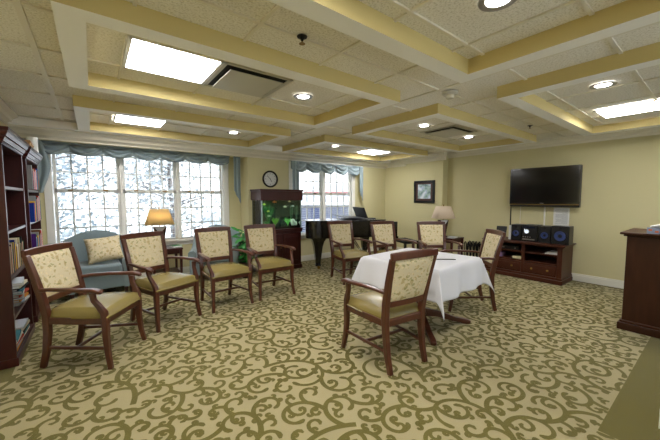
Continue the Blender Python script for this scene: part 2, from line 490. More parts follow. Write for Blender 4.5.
make_window('window_1', u1, .66, 2.32, 1.52, YW, None, casing=(-.56, 2.16))
u2 = [(3.43, 4.19), (4.31, 5.08)]
make_window('window_2', u2, .62, 2.18, 1.50, YB, None, casing=(3.32, 5.20))
r3 = bpy.data.objects.new('added_daylight_window', None); col.objects.link(r3); r3['kind'] = 'structure'  # unseen window added behind the camera to brighten the ceiling
m = MB()
for xx in (.6, 2.33, 4.06, 5.74): m.box(xx, xx + .06, YF - .08, YF, .5, 2.25)
m.box(.6, 5.8, YF - .08, YF, .5, .56); m.box(.6, 5.8, YF - .08, YF, 2.19, 2.25); m.build('window_frame', white, r3)
for xx in (.66, 2.39, 4.12):
    m = MB(); m.box(xx, xx + 1.64, YF - .05, YF - .045, .56, 2.19); m.build('pane', pane, r3, smooth=0)
def blind(a, b_, y, ztop, zbot, label, grp, dens):
    r = thing('window_blind', label, 'window blind', ((a + b_) / 2, y, zbot), 0, grp)
    w = (b_ - a) / 2 - .012
    m = MB(); m.box(-w, w, -.025, .025, ztop - zbot - .04, ztop - zbot); m.build('head_rail', alum, r, bevel=.003)
    m = MB(); m.box(-w, w, -.014, .014, 0, .015); m.build('bottom_rail', alum, r, bevel=.003)
    m = MB(); z = .05
    while z < ztop - zbot - .05:
        m.add([(-w, -.018, z), (w, -.018, z), (w, .018, z - .001), (-w, .018, z - .001)], [(0, 1, 2, 3)]); z += dens
    m.build('slats', alum, r, smooth=0, solid=.001)
    m = MB()
    for xx in (-w + .06, w - .06): m.tube([(xx, -.02, .01), (xx, -.02, ztop - zbot - .02)], .0016, 5)
    m.build('cord', alum, r)
for (a, b_), lb in zip(u1, ('open white slat blind in the wide window section behind the blue armchair with a pillow', 'open white slat blind in the middle section of the wide window behind the lit lamp', 'open white slat blind in the wide window section beside the hanging curtain tail')):
    blind(a, b_, YW + .005, 2.31, .67, lb, 'blinds of the wide window', .042)
for (a, b_), lb in zip(u2, ('white slat blind in the piano window half next to the fish tank', 'white slat blind in the piano window half away from the fish tank')):
    blind(a, b_, YB + .005, 2.17, .63, lb, 'blinds of the piano window', .05)

# curtains
def valance(name, label, x0, x1, y, z0, z1, swags, jab):
    r = thing(name, label, 'curtain', ((x0 + x1) / 2, y, z0), 0, 'window valances')
    W = x1 - x0; hgt = z1 - z0
    def fn(u, v):
        s = u * swags; f = s - math.floor(s)
        sc = 1 - abs(math.sin(PI * s)) ** .8         # ends of each swag hang lower
        lo = hgt * .34 * sc
        z = lo + (hgt - lo) * v
        fold = .006 * math.sin(u * swags * 2 * PI * 2) + .036 * math.sin(PI * f) * math.sin(v * 14 - 5 * (f - .5) ** 2 * 4) * (1 - .4 * v) - .05 * abs(math.cos(PI * f)) ** 8
        return (-W / 2 + W * u, -.03 - fold - .03 * (1 - v) * math.sin(PI * f), z)
    m = MB(); m.grid(fn, swags * 28, 20); m.build('swag_panel', drape, r, smooth=180, solid=.006)
    m = MB(); m.box(-W / 2, W / 2, -.03, 0, hgt - .03, hgt); m.build('mounting_board', drape, r)
    for (xa, xb, L) in jab:
        def fj(u, v):
            xx = xa + (xb - xa) * u
            drop = L * (.72 + .28 * u)
            bulge = 1 + .0 * v
            return (xx, -.05 - .014 * math.sin(u * 4 * PI), hgt - drop * v)
        m = MB(); m.grid(fj, 20, 14); m.build('curtain_tail', drape, r, smooth=180, solid=.006)
    return r
valance('curtain_valance', 'grey green scalloped valance with tails over the wide window', -.64, 2.13, YB + .22, 2.03, 2.22, 7, [(1.0 + .45, 1.0 + .58, .92)])
valance('curtain_valance', 'grey green scalloped valance with tails over the window by the piano', 3.34, 5.32, YB - .075, 1.96, 2.19, 5, [(-.99 + .16, -.99, 1.05), (.93, 1.05, .86)])
# full gathered tail at the bookcase end of the wide window
vt = [o for o in bpy.data.objects if o.name == 'curtain_valance'][0]
m = MB()
def fbk(u, v):
    w = .18 + .15 * math.sin(PI * min(1, v * 1.0)) ** 1.3
    return (-1.42 + w * (u - .35) * 1.0, -.06 - .02 * math.sin(u * 5 * PI), .23 - .78 * v)
m.grid(fbk, 22, 16); m.build('curtain_tail', drape, vt, smooth=180, solid=.006)

# ------------------------------------------------------------------ armchairs of wood
def make_chair():
    r = thing('wooden_armchair', '', 'chair')
    # front legs rise into the arm supports
    for s in (-1, 1):
        m = MB()
        m.bar([(s * .262, .285, 0), (s * .25, .262, .12), (s * .245, .25, .26), (s * .246, .25, .40), (s * .25, .245, .47), (s * .262, .215, .53), (s * .272, .185, .58), (s * .278, .18, .645)],
              [.034, .036, .042, .046, .044, .036, .034, .038], [.036, .04, .046, .048, .046, .04, .038, .042], up=(0, 1, 0))
        m.build('front_leg', wood, r, bevel=.007)
        m = MB()
        m.bar([(s * .196, -.29, 0), (s * .198, -.255, .14), (s * .20, -.235, .30), (s * .205, -.23, .44), (s * .212, -.245, .56), (s * .222, -.285, .75), (s * .231, -.335, .94)],
              [.036, .04, .044, .048, .048, .046, .044], [.042, .046, .05, .052, .05, .044, .036], up=(0, 1, 0))
        m.build('back_post', wood, r, bevel=.006)
        m = MB()
        P = [(s * .222, -.275, .655), (s * .245, -.17, .668), (s * .272, -.02, .672), (s * .288, .10, .668), (s * .29, .19, .668), (s * .288, .245, .655), (s * .286, .262, .64)]
        m.bar(P, [.03, .036, .044, .052, .056, .05, .03], [.03, .028, .028, .03, .032, .032, .022])
        m.build('arm', wood, r, bevel=.01, segs=3)
    m = MB()
    m.box(-.235, .235, .228, .262, .37, .425); m.box(-.19, .19, -.25, -.215, .37, .425)
    for s in (-1, 1): m.bar([(s * .205, -.22, .398), (s * .243, .24, .398)], .03, .055)
    m.build('seat_rail', wood, r, bevel=.005)
    m = MB()
    def seat(u, v):
        a = 2 * u - 1
        y = -.225 + .50 * v
        w = .205 + .052 * v
        e = max(0, 1 - abs(a) ** 6) * max(0, 1 - abs(2 * v - 1) ** 6)
        return (a * w, y, (.43 if e < .02 else .462 + .036 * min(1, e * 2.5) ** .5) + .022 * (1 - a * a) * (1 - (2 * v - 1) ** 2))
    m.grid(seat, 22, 22)
    m.hexa([(-.205, -.225, .42), (.205, -.225, .42), (.257, .275, .42), (-.257, .275, .42)], [(-.205, -.225, .43), (.205, -.225, .43), (.257, .275, .43), (-.257, .275, .43)])
    so = m.build('seat', vinyl, r, smooth=70)
    m = MB(); m.tube([(-.255, -.2, .432), (-.259, .0, .432), (-.262, .27, .432), (-.2, .279, .432), (0, .279, .432), (.2, .279, .432), (.262, .27, .432), (.259, 0, .432), (.207 + .045, -.2, .432)][1:-1], .006, 6)
    m.build('piping', vinyl, so)
    # stretchers
    for s in (-1, 1):
        m = MB(); m.bar([(s * .199, -.25, .17), (s * .247, .255, .17)], .018, .026); m.build('side_stretcher', wood, r, bevel=.004)
    m = MB(); m.bar([(-.224, 0, .17), (.224, 0, .17)], .018, .026); m.build('cross_stretcher', wood, r, bevel=.004)
    # back: crest rail, lower rail, upholstered panel
    m = MB()
    m.bar([(-.254, -.342, .958), (-.15, -.356, .963), (0, -.362, .965), (.15, -.356, .963), (.254, -.342, .958)], .034, [.060, .062, .064, .062, .060])
    m.build('crest_rail', wood, r, bevel=.01, segs=3)
    m = MB(); m.bar([(-.212, -.25, .56), (0, -.262, .56), (.212, -.25, .56)], .03, .05); m.build('lower_rail', wood, r, bevel=.005)
    m = MB()
    def back(front):
        def fn(u, v):
            a = 2 * u - 1; z = .582 + .352 * v
            w = .198 + .020 * v
            yc = -.255 - (.086 * v) - .012 * (1 - a * a)
            e = (1 - abs(a) ** 8) * (1 - abs(2 * v - 1) ** 8)
            th = .008 + .016 * max(0, e) ** .5
            return (a * w, yc + (th if front else -th * .8), z)
        return fn
    m.grid(back(True), 18, 16); m.grid(lambda u, v: back(False)(1 - u, v), 18, 16)
    m.build('back_panel', floralm, r, smooth=70)
    return r
chair0 = make_chair()
GC = 'floral backed wooden armchairs'
chairs = [
 ((-.035, 3.40), (.835, -.55), 'wooden armchair with floral back standing next to the bookcase, its seat shown side-on'),
 ((.60, 3.935), (.42, -.905), 'wooden armchair with floral back in front of the lit table lamp'),
 ((1.345, 4.075), (.08, -.995), 'wooden armchair with floral back in front of the blue armchair without a pillow'),
 ((2.03, 4.115), (-.05, -1), 'wooden armchair with floral back in front of the fish tank stand'),
 ((3.47, 3.96), (-.19, -.98), 'wooden armchair with floral back beside the front leg of the piano'),
 ((4.03, 3.46), (-.22, -.97), 'wooden armchair with floral back beyond the table, before the music desk of the piano'),
 ((4.53, 2.93), (-.58, -.81), 'wooden armchair with floral back beyond the table, before the unlit lamp'),
 ((3.835, 2.05), (-.74, .67), 'wooden armchair drawn up between the tablecloth and the stereo cabinet'),
 ((2.035, 1.83), (.11, .994), 'wooden armchair seen from behind, closest of all to the camera, at the white table'),
]
for i, ((x, y), f, lb) in enumerate(chairs):
    o = chair0 if i == 0 else copy_tree(chair0)
    o.location = (x, y, .0025); o.rotation_euler = (0, 0, rzface(*f)); tag(o, lb, 'chair', GC)

# ------------------------------------------------------------------ table
TC = Vector((2.86, 2.06, 0)); TR = R(5)
t = thing('dining_table', 'wooden pedestal table hidden under the white cloth, one foot showing', 'table', (TC.x, TC.y, .0025), TR)
m = MB(); m.box(-.45, .45, -.45, .45, .715, .745); m.build('tabletop', wood, t, bevel=.006)
m = MB(); m.lathe([(.06, .08), (.075, .12), (.05, .2), (.045, .5), (.07, .66), (.16, .715)], 20); m.build('pedestal', wood, t)
for a in (45, 135, 225, 315):
    ca, sa = math.cos(R(a)), math.sin(R(a))
    m = MB(); m.bar([(.04 * ca, .04 * sa, .13), (.2 * ca, .2 * sa, .11), (.38 * ca, .38 * sa, .055), (.52 * ca, .52 * sa, .028), (.56 * ca, .56 * sa, .02)], [.05, .05, .055, .06, .05], [.09, .07, .05, .05, .036]); m.build('foot', wood, t, bevel=.008)
m = MB()
A_, C_ = .457, .75
def clothf(u, v):
    s, q = (2 * u - 1) * C_, (2 * v - 1) * C_
    sx, sy = (1 if s >= 0 else -1), (1 if q >= 0 else -1)
    ds, dt = max(0, abs(s) - A_), max(0, abs(q) - A_)
    top = .752
    x, y, z = min(abs(s), A_), min(abs(q), A_), top
    if ds > 0 and dt > 0:
        rho = math.hypot(ds, dt); ph = math.atan2(dt, ds)
        o = .10 * rho + .012; dg = .30 * rho * math.sin(2 * ph) ** 1.5
        x += o * math.cos(ph) + dg * .707; y += o * math.sin(ph) + dg * .707
        z = top - .97 * rho
    elif ds > 0:
        x += .012 * min(1, ds * 30) + .10 * ds + .030 * ds / .3 * math.sin(q * 17 + sx) * (1 - abs(q) / A_ * .7); z = top - ds
    elif dt > 0:
        y += .012 * min(1, dt * 30) + .10 * dt + .030 * dt / .3 * math.sin(s * 15 + 1.3 * sy) * (1 - abs(s) / A_ * .7); z = top - dt
    return (sx * x, sy * y, z)
m.grid(clothf, 80, 80)
o = m.build('tablecloth', cloth, None, (TC.x, TC.y, 0), TR, smooth=180, solid=.003)
tag(o, 'white linen cloth draped over the square table, corners hanging down', 'tablecloth')
m = MB(); m.M = Matrix.Translation((2.93, 1.80, .757)) @ Matrix.Rotation(R(-40), 4, 'Z')
m.box(-.10, .10, -.022, .022, 0, .006); o = m.build('table_sign', [blackm], None, bevel=.002)
m = MB(); m.M = Matrix.Translation((2.93, 1.80, .757)) @ Matrix.Rotation(R(-40), 4, 'Z')
m.box(-.095, .095, -.014, .002, .006, .0075); m.build('paper_strip', paper, o)
tag(o, 'narrow dark strip lying flat on the white tablecloth', 'table sign')

# ------------------------------------------------------------------ upholstered armchairs
def make_arm():
    r = thing('upholstered_armchair', '', 'armchair')
    m = MB(); m.box(-.33, .33, -.36, .31, .10, .30); m.build('base', bluefab, r, bevel=.02)
    m = MB(); m.box(-.27, .27, -.24, .345, .305, .455); m.build('seat_cushion', bluefab, r, bevel=.045, segs=4)
    # camel back
    m = MB()
    def top(a): return .745 + .16 * (max(0, math.cos(a * PI / 2))) ** .8
    def bk(side):
        def fn(u, v):
            a = 2 * u - 1
            z = .12 + (top(a) - .12) * v
            lean = -.22 - .13 * v + .06 * a * a
            th = .055 * (1 - .9 * max(0, v - .85) / .15)
            return (a * .405, lean + side * th, z)
        return fn
    n1, n2 = 26, 14
    m.grid(bk(1), n1, n2); m.grid(bk(-1), n1, n2)
    def rim(u, v):
        p, q = bk(1)(u, 1), bk(-1)(u, 1)
        return tuple(p[i] + (q[i] - p[i]) * v for i in range(3))
    m.grid(rim, n1, 2)
    for uu in (0, 1): m.grid(lambda u, v, uu=uu: tuple(bk(1)(uu, v)[i] + (bk(-1)(uu, v)[i] - bk(1)(uu, v)[i]) * u for i in range(3)), 2, n2)
    m.build('backrest', bluefab, r, smooth=60)
    for s in (-1, 1):
        m = MB()
        ys = [-.34, -.25, -.12, .02, .16, .28, .33]
        zs = [.74, .71, .63, .555, .535, .525, .52]
        def arm(u, v):
            i = u * (len(ys) - 1); k = min(int(i), len(ys) - 2); f = i - k
            y = ys[k] + (ys[k + 1] - ys[k]) * f; z = zs[k] + (zs[k + 1] - zs[k]) * f
            # rolled section: v runs round the arm
            prof = [(-.05, .10), (-.05, z - .14), (-.06, z - .09), (-.055, z - .03), (-.02, z), (.03, z), (.068, z - .03), (.07, z - .09), (.05, z - .14), (.05, .10)]
            j = v * (len(prof) - 1); kk = min(int(j), len(prof) - 2); g = j - kk
            px = prof[kk][0] + (prof[kk + 1][0] - prof[kk][0]) * g; pz = prof[kk][1] + (prof[kk + 1][1] - prof[kk][1]) * g
            return (s * (.335 + px), y, pz)
        m.grid(arm, 12, 18)
        n = 18
        front = [arm(1, j / n) for j in range(n + 1)]
        m.add(front, [tuple(range(n + 1))])
        m.build('arm', bluefab, r, smooth=60)
        for yy in (.29, -.30):
            m = MB(); m.bar([(s * .31, yy, 0), (s * .31, yy, .10)], [.035, .05], [.035, .05], up=(0, 1, 0)); m.build('leg', wooddk, r, bevel=.004)
    return r
a1 = make_arm(); a2 = copy_tree(a1)
a1.location = (.02, 5.70, .002); a1.rotation_euler = (0, 0, rzface(.03, -1)); tag(a1, 'blue grey armchair with a floral pillow under the wide window', 'armchair', 'blue grey armchairs')
a2.location = (1.71, 5.57, .002); a2.rotation_euler = (0, 0, rzface(-.40, -.92)); tag(a2, 'blue grey armchair without a pillow, beside the green potted plant', 'armchair', 'blue grey armchairs')
m = MB()
def pil(sg):
    def fn(u, v):
        a, b2 = 2 * u - 1, 2 * v - 1
        k = 1 - .10 * (1 - abs(b2) ** 2) * abs(a) - 0
        th = .075 * max(0, (1 - a ** 4) * (1 - b2 ** 4)) ** .6
        return (a * .215 * (1 - .06 * (1 - b2 * b2)), sg * th, b2 * .19 * (1 - .06 * (1 - a * a)))
    return fn
m.grid(pil(1), 18, 18); m.grid(pil(-1), 18, 18)
o = m.build('throw_pillow', floralm, None, (.10, 5.56, .66), 0, smooth=80); o.rotation_euler = (R(-24), R(-5), R(4))
tag(o, 'beige floral throw pillow leaning in the blue grey armchair', 'pillow')

# ------------------------------------------------------------------ side tables and lamps
def side_table(label, x, y, z, size=.46):
    r = thing('side_table', label, 'side table', (x, y, .002), 0, 'lamp tables')
    h = size / 2
    m = MB(); m.box(-h, h, -h, h, z - .03, z); m.build('tabletop', wooddk, r, bevel=.006)
    m = MB(); m.box(-h + .03, h - .03, -h + .03, h - .03, z - .10, z - .03); m.build('apron', wooddk, r, bevel=.003)
    m = MB(); m.box(-h + .04, h - .04, -h + .04, h - .04, .16, .18); m.build('lower_shelf', wooddk, r, bevel=.003)
    for sx in (-1, 1):
        for sy in (-1, 1):
            m = MB(); m.bar([(sx * (h - .03), sy * (h - .03), 0), (sx * (h - .03), sy * (h - .03), z - .03)], [.03, .045], [.03, .045], up=(0, 1, 0)); m.build('leg', wooddk, r, bevel=.004)
    return r
side_table('dark wooden side table carrying the lit lamp', .93, 5.76, .58)
side_table('dark wooden side table carrying the unlit lamp', 5.98, 3.62, .58)
def shade_mat(name, c, trans, k=.5):
    m, n, out = nt(name)
    d = n.nodes.new('ShaderNodeBsdfDiffuse'); d.inputs[0].default_value = c
    t = n.nodes.new('ShaderNodeBsdfTranslucent'); t.inputs[0].default_value = trans
    mx = n.nodes.new('ShaderNodeMixShader'); mx.inputs[0].default_value = k
    n.links.new(d.outputs[0], mx.inputs[1]); n.links.new(t.outputs[0], mx.inputs[2]); n.links.new(mx.outputs[0], out.inputs[0])
    return m
shA = shade_mat('amber lamp shade', rgb(208, 184, 134), rgb(226, 204, 152))
shB = shade_mat('beige lamp shade', rgb(224, 206, 184), rgb(214, 196, 174), .15)
def lamp(label, x, y, z, rz, shm, lit, h=.64, wb=.215, wt=.135):
    r = thing('table_lamp', label, 'lamp', (x, y, z), rz, 'table lamps')
    m = MB(); m.box(-.075, .075, -.06, .06, 0, .02)
    m.hexa([(-.045, -.035, .02), (.045, -.035, .02), (.045, .035, .02), (-.045, .035, .02)], [(-.10, -.05, h - .29), (.10, -.05, h - .29), (.10, .05, h - .29), (-.10, .05, h - .29)])
    m.build('lamp_base', woodpod, r, bevel=.004)
    m = MB(); m.prism([(0, h - .40), (.085, h - .292), (-.085, h - .292)], -.06, -.05, 'y'); m.build('inlay', silver, r)
    m = MB(); m.tube([(0, 0, h - .29), (0, 0, h + .01)], .008, 8); m.sphere((0, 0, h + .022), .014, 10, 6); m.build('finial', brass, r)
    m = MB(); z0, z1 = h - .255, h
    def fr(w, zz): return [(-w, -w * .72, zz), (w, -w * .72, zz), (w, w * .72, zz), (-w, w * .72, zz)]
    lo, hi = fr(wb, z0), fr(wt, z1)
    # cut corners give the shade its narrow facets
    def oct_(w, zz, cth): 
        d = w * .72; e = cth
        return [(-w + e, -d, zz), (w - e, -d, zz), (w, -d + e, zz), (w, d - e, zz), (w - e, d, zz), (-w + e, d, zz), (-w, d - e, zz), (-w, -d + e, zz)]
    lo, hi = oct_(wb, z0, .045), oct_(wt, z1, .03)
    m.add(lo + hi, [(i, (i + 1) % 8, 8 + (i + 1) % 8, 8 + i) for i in range(8)])
    m.build('lamp_shade', shm, r, smooth=20, solid=.003)
    m = MB(); m.sphere((0, 0, h - .13), .03, 12, 8, (1, 1, 1.3))
    m.build('bulb', emis('lamp bulb', (1, .80, .50, 1), 30) if lit else pm('frosted bulb', rgb(230, 228, 220), .4), r)
    return r
lamp('lit table lamp with amber shade and dark tapered base under the wide window', .86, 5.76, .582, R(-6), shA, True)
lamp('unlit table lamp with beige shade beside the framed picture', 5.86, 3.68, .582, R(-30), shB, False, h=.655)
def book(name, label, cat, x0, x1, y0, y1, z0, z1, c, group=None, rz=0, tilt=0):
    """a closed book: cover boards round a block of pages; spine on the +x side"""
    key = 'cover %02x%02x%02x' % tuple(c)
    mt = MATS.get(key) or pm(key, rgb(*c), .8, var=.15, scale=40, spec=.15)
    m = MB(); cx, cy, cz = (x0 + x1) / 2, (y0 + y1) / 2, z0
    a, b_, hh = (x1 - x0) / 2, (y1 - y0) / 2, z1 - z0
    m.mi = 0
    if b_ * 2 < hh:      # standing
        m.box(-a, a, -b_, -b_ + .003, 0, hh); m.box(-a, a, b_ - .003, b_, 0, hh); m.box(a - .004, a, -b_, b_, 0, hh)
        m.mi = 1; m.box(-a + .004, a - .004, -b_ + .003, b_ - .003, .004, hh - .005)
    else:
        m.box(-a, a, -b_, b_, 0, .0025); m.box(-a, a, -b_, b_, hh - .0025, hh); m.box(a - .004, a, -b_, b_, 0, hh)
        m.mi = 1; m.box(-a + .004, a - .004, -b_ + .003, b_ - .003, .0025, hh - .0025)
    o = m.build(name, [mt, paper], None, (cx, cy, cz), rz, smooth=0)
    if tilt: o.rotation_euler = (R(tilt), 0, rz)
    return tag(o, label, cat, group)
book('book', 'green book lying on the side table beneath the lit lamp', 'book', 1.0, 1.15, 5.6, 5.72, .583, .612, (70, 120, 70), None, .3)
book('magazine', 'white magazine lying on the side table at the unlit lamp', 'magazine', 5.83, 6.03, 3.42, 3.56, .583, .60, (205, 210, 212), None, .2)

# ------------------------------------------------------------------ bookcases
SH = [.08, .40, .74, 1.13, 1.50]
def bookcase(label, y0, y1, xf, first=True):
    r = thing('bookcase', label, 'bookcase', (0, 0, .002), 0, 'bookcases')
    xb = XL + .02; tp = 1.87
    m = MB(); m.box(xb, xf, y0, y0 + .03, 0, tp); m.build('side_panel', wooddk, r, bevel=.003)
    m = MB(); m.box(xb, xf, y1 - .03, y1, 0, tp); m.build('side_panel', wooddk, r, bevel=.003)
    m = MB(); m.box(xb, xb + .012, y0 + .03, y1 - .03, 0, tp); m.build('back_panel', wooddk, r)
    for z in SH:
        m = MB(); m.box(xb + .012, xf - .004, y0 + .03, y1 - .03, z - .025, z); m.build('shelf', wooddk, r, bevel=.003)
    m = MB(); m.box(xb, xf + .012, y0 - .012, y1 + .012, 0, .07); m.build('plinth', wooddk, r, bevel=.006)
    m = MB()
    steps = [(0, 1.835), (.008, 1.84), (.008, 1.856), (.014, 1.858), (.026, 1.885), (.026, 1.893), (.034, 1.896), (.046, 1.925), (.046, 1.934), (.054, 1.938), (.054, 1.965)]
    for (d0, z0), (d1, z1) in zip(steps[:-1], steps[1:]):
        m.hexa([(xb, y0 - d0, z0), (xf + d0, y0 - d0, z0), (xf + d0, y1 + d0, z0), (xb, y1 + d0, z0)], [(xb, y0 - d1, z1), (xf + d1, y0 - d1, z1), (xf + d1, y1 + d1, z1), (xb, y1 + d1, z1)])
    m.build('cornice', wooddk, r, smooth=30, fix=True)
    return r
bookcase('dark mahogany bookcase with mostly bare upper shelves, close to the camera', 3.56, 4.46, -.56)
bookcase('dark mahogany bookcase packed with books and boxes, next to the wide window', 4.72, 5.62, -.565)
def fill(y, y1, x1, z, zmax, seed, names, grp, where, stop=99):
    rr = random.Random(seed); k = 0
    ordn = ['first', 'second', 'third', 'fourth', 'fifth', 'sixth', 'seventh', 'eighth', 'ninth', 'tenth', 'eleventh', 'twelfth', 'thirteenth', 'fourteenth', 'fifteenth', 'sixteenth'] + ['seventeenth', 'eighteenth', 'nineteenth', 'twentieth', 'twenty-first', 'twenty-second', 'twenty-third', 'twenty-fourth', 'twenty-fifth', 'twenty-sixth']
    while y < y1 and k < stop:
        w = rr.uniform(.024, .046); hh = rr.uniform(.20, zmax)
        nm, c = names[k % len(names)]
        book('book', '%s book, %s along %s' % (nm, ordn[k], where), 'book', x1 - rr.uniform(.15, .18), x1, y, y + w - .002, z + .003, z + .003 + hh, c, grp)
        y += w; k += 1
PAL = [('white', (214, 208, 196)), ('brown', (120, 80, 50)), ('cream', (206, 190, 150)), ('dark green', (36, 66, 52)), ('tan', (180, 150, 110)), ('black', (26, 26, 30)), ('pale pink', (206, 170, 150)), ('green', (60, 110, 70)), ('navy', (26, 34, 76)), ('ochre', (190, 150, 60)), ('dark blue', (24, 40, 100)), ('yellow', (236, 196, 40)), ('maroon', (100, 30, 34)), ('ivory', (222, 214, 190))]
fill(3.62, 4.385, -.585, .742, .285, 3, PAL[:12] + PAL[12:], 'books in the bookcase close to the camera', 'the middle shelf of the near bookcase')
PAL2 = [('red', (190, 40, 34)), ('white', (220, 218, 212)), ('orange', (224, 110, 40)), ('purple', (80, 44, 120)), ('pale blue', (150, 180, 206)), ('green', (40, 120, 80)), ('blue', (40, 70, 160)), ('crimson', (160, 26, 50)), ('yellow', (228, 190, 60)), ('grey', (150, 150, 150)), ('teal', (30, 110, 120)), ('black', (24, 24, 26)), ('pink', (220, 140, 160)), ('brown', (104, 66, 44)), ('cream', (214, 200, 170)), ('lilac', (150, 130, 180))]
for i, z in enumerate(SH[1:]):
    pl = PAL2[i * 3:] + PAL2[:i * 3]
    fill(4.76, 5.54, -.53, z + .002, (.25, .28, .30, .27)[i], 20 + i, pl, 'books in the packed bookcase', ('the lower', 'the middle', 'the upper', 'the top')[i] + ' shelf of the bookcase by the window', 16)
fill(3.62, 3.78, -.65, 1.502, .26, 8, [('beige', (196, 186, 150)), ('grey', (140, 136, 120)), ('tan', (170, 140, 100))], 'books in the bookcase close to the camera', 'the top shelf of the near bookcase')
rm = random.Random(4)
mc = [('white', (222, 222, 220)), ('pale blue', (170, 190, 210)), ('orange-edged', (220, 150, 60)), ('grey', (170, 172, 176)), ('red-edged', (190, 80, 60)), ('ivory', (226, 220, 204)), ('teal', (70, 130, 140)), ('black', (40, 40, 44)), ('cream', (214, 206, 180)), ('silver', (190, 194, 200))]
z = .4035
for k, (nm, c) in enumerate(mc):
    th = rm.uniform(.012, .026)
    book('magazine', '%s magazine in the untidy stack on the near bookcase, %s from the bottom' % (nm, ['first', 'second', 'third', 'fourth', 'fifth', 'sixth', 'seventh', 'eighth', 'ninth', 'tenth'][k]), 'magazine', -.75, -.57, 4.0 + rm.uniform(-.02, .02), 4.30 + rm.uniform(-.02, .02), z, z + th, c, 'magazines stacked in the near bookcase', rm.uniform(-.16, .16)); z += th + .001
z = .083
for j, y0 in enumerate((3.68, 4.03)):
    z = .083
    for k, (nm, c) in enumerate(mc[2 + j * 3:7 + j * 3]):
        th = rm.uniform(.012, .024)
        book('magazine', '%s magazine in the %s pile on the bottom shelf of the near bookcase' % (nm, ('front', 'rear')[j]), 'magazine', -.765, -.575, y0 + rm.uniform(-.015, .015), y0 + .29, z, z + th, c, 'magazines on the bottom shelf', rm.uniform(-.06, .06)); z += th + .001
m = MB(); m.box(-.13, .13, -.24, .24, 0, .07); m.box(-.135, .135, -.245, .245, .055, .075); o = m.build('storage_box', pm('tan cardboard', rgb(176, 140, 100), .8, var=.1, scale=10), None, (-.67, 5.0, 1.97), .05, bevel=.004)
tag(o, 'flat tan cardboard box on top of the packed bookcase', 'box')
m = MB(); m.lathe([(.0, 0), (.055, 0), (.055, .20), (.045, .20), (.045, .01)], 18); o = m.build('paper_roll', paper, None, (-.58, 5.42, 1.97))
tag(o, 'white paper roll standing on top of the packed bookcase', 'paper roll')

# ------------------------------------------------------------------ aquarium
TX0, TX1, TY0, TY1 = 2.43, 3.30, 5.21, 5.645
st = thing('aquarium_stand', 'dark mahogany cabinet stand beneath the fish tank', 'cabinet', ((TX0 + TX1) / 2, (TY0 + TY1) / 2, .002))
w, d = (TX1 - TX0) / 2, (TY1 - TY0) / 2
m = MB(); m.box(-w + .01, w - .01, -d + .02, d, .08, .74); m.build('body', wooddk, st, bevel=.003)
m = MB(); m.box(-w, w, -d, d, 0, .08); m.build('plinth', wooddk, st, bevel=.008)
m = MB(); m.box(-w - .005, w + .005, -d - .005, d, .74, .78); m.box(-w - .015, w + .015, -d - .015, d, .78, .815); m.build('top_moulding', wooddk, st, bevel=.006)
for s in (-1, 1):
    m = MB(); x0, x1 = (s * .005, s * (w - .03)); x0, x1 = min(x0, x1), max(x0, x1)
    m.box(x0, x1, -d + .002, -d + .02, .11, .72); m.box(x0 + .06, x1 - .06, -d - .004, -d + .004, .18, .65)
    dr = m.build('door', wooddk, st, bevel=.006)
    m = MB(); m.sphere((s * .045, -d - .006, .45), .012, 10, 6); m.build('knob', brass, dr)
aq = thing('aquarium', 'glass fish tank under a mahogany hood', 'aquarium', ((TX0 + TX1) / 2, (TY0 + TY1) / 2, .819))
ah = .58
m = MB(); e = .008; w2, d2 = w - .01, d - .005
m.box(-w2, w2, -d2, -d2 + e, 0, ah); m.build('front_glass', tankglass, aq, smooth=0)
for s in (-1, 1):
    m = MB(); m.box(min(s * w2, s * (w2 - e)), max(s * w2, s * (w2 - e)), -d2 + e, d2 - e, 0, ah); m.build('side_glass', tankglass, aq, smooth=0)
m = MB(); m.box(-w2, w2, d2 - e, d2, 0, ah); m.build('back_glass', pm('dark tank backing', rgb(16, 30, 26), .5, var=.3, scale=4), aq)
for s in (-1, 1):
    m = MB(); m.box(s * (w2 - .006) - .009, s * (w2 - .006) + .009, -d2 - .003, -d2 + .012, 0, ah); m.build('corner_trim', pm('pale silicone corner', rgb(120, 140, 136), .3), aq)
m = MB(); m.box(-w2 + e, w2 - e, -d2 + e, d2 - e, 0, .05); m.build('gravel', pm('dark gravel', rgb(60, 56, 44), .9, var=.6, scale=70, bump=.8, bscale=90), aq)
m = MB(); m.box(-w2 + e + .001, w2 - e - .001, -d2 + e + .001, d2 - e - .001, .051, .56); m.build('water', water, aq, smooth=0)
m = MB(); m.box(-w - .015, w + .015, -d - .015, d, ah, ah + .14); m.box(-w - .015, w + .015, -d - .015, -d - .004, ah - .035, ah); m.box(-w - .015, -w - .004, -d - .004, d, ah - .035, ah); m.box(w + .004, w + .015, -d - .004, d, ah - .035, ah); m.box(-w - .03, w + .03, -d - .03, d, ah + .14, ah + .175); m.build('hood', wooddk, aq, bevel=.006)
m = MB(); m.box(-.38, .38, -.12, .06, ah - .004, ah - .001); m.build('hood_lamp', emis('aquarium lamp', (.95, 1, .92, 1), 9), aq)
ax, ay, az = (TX0 + TX1) / 2, (TY0 + TY1) / 2, .819
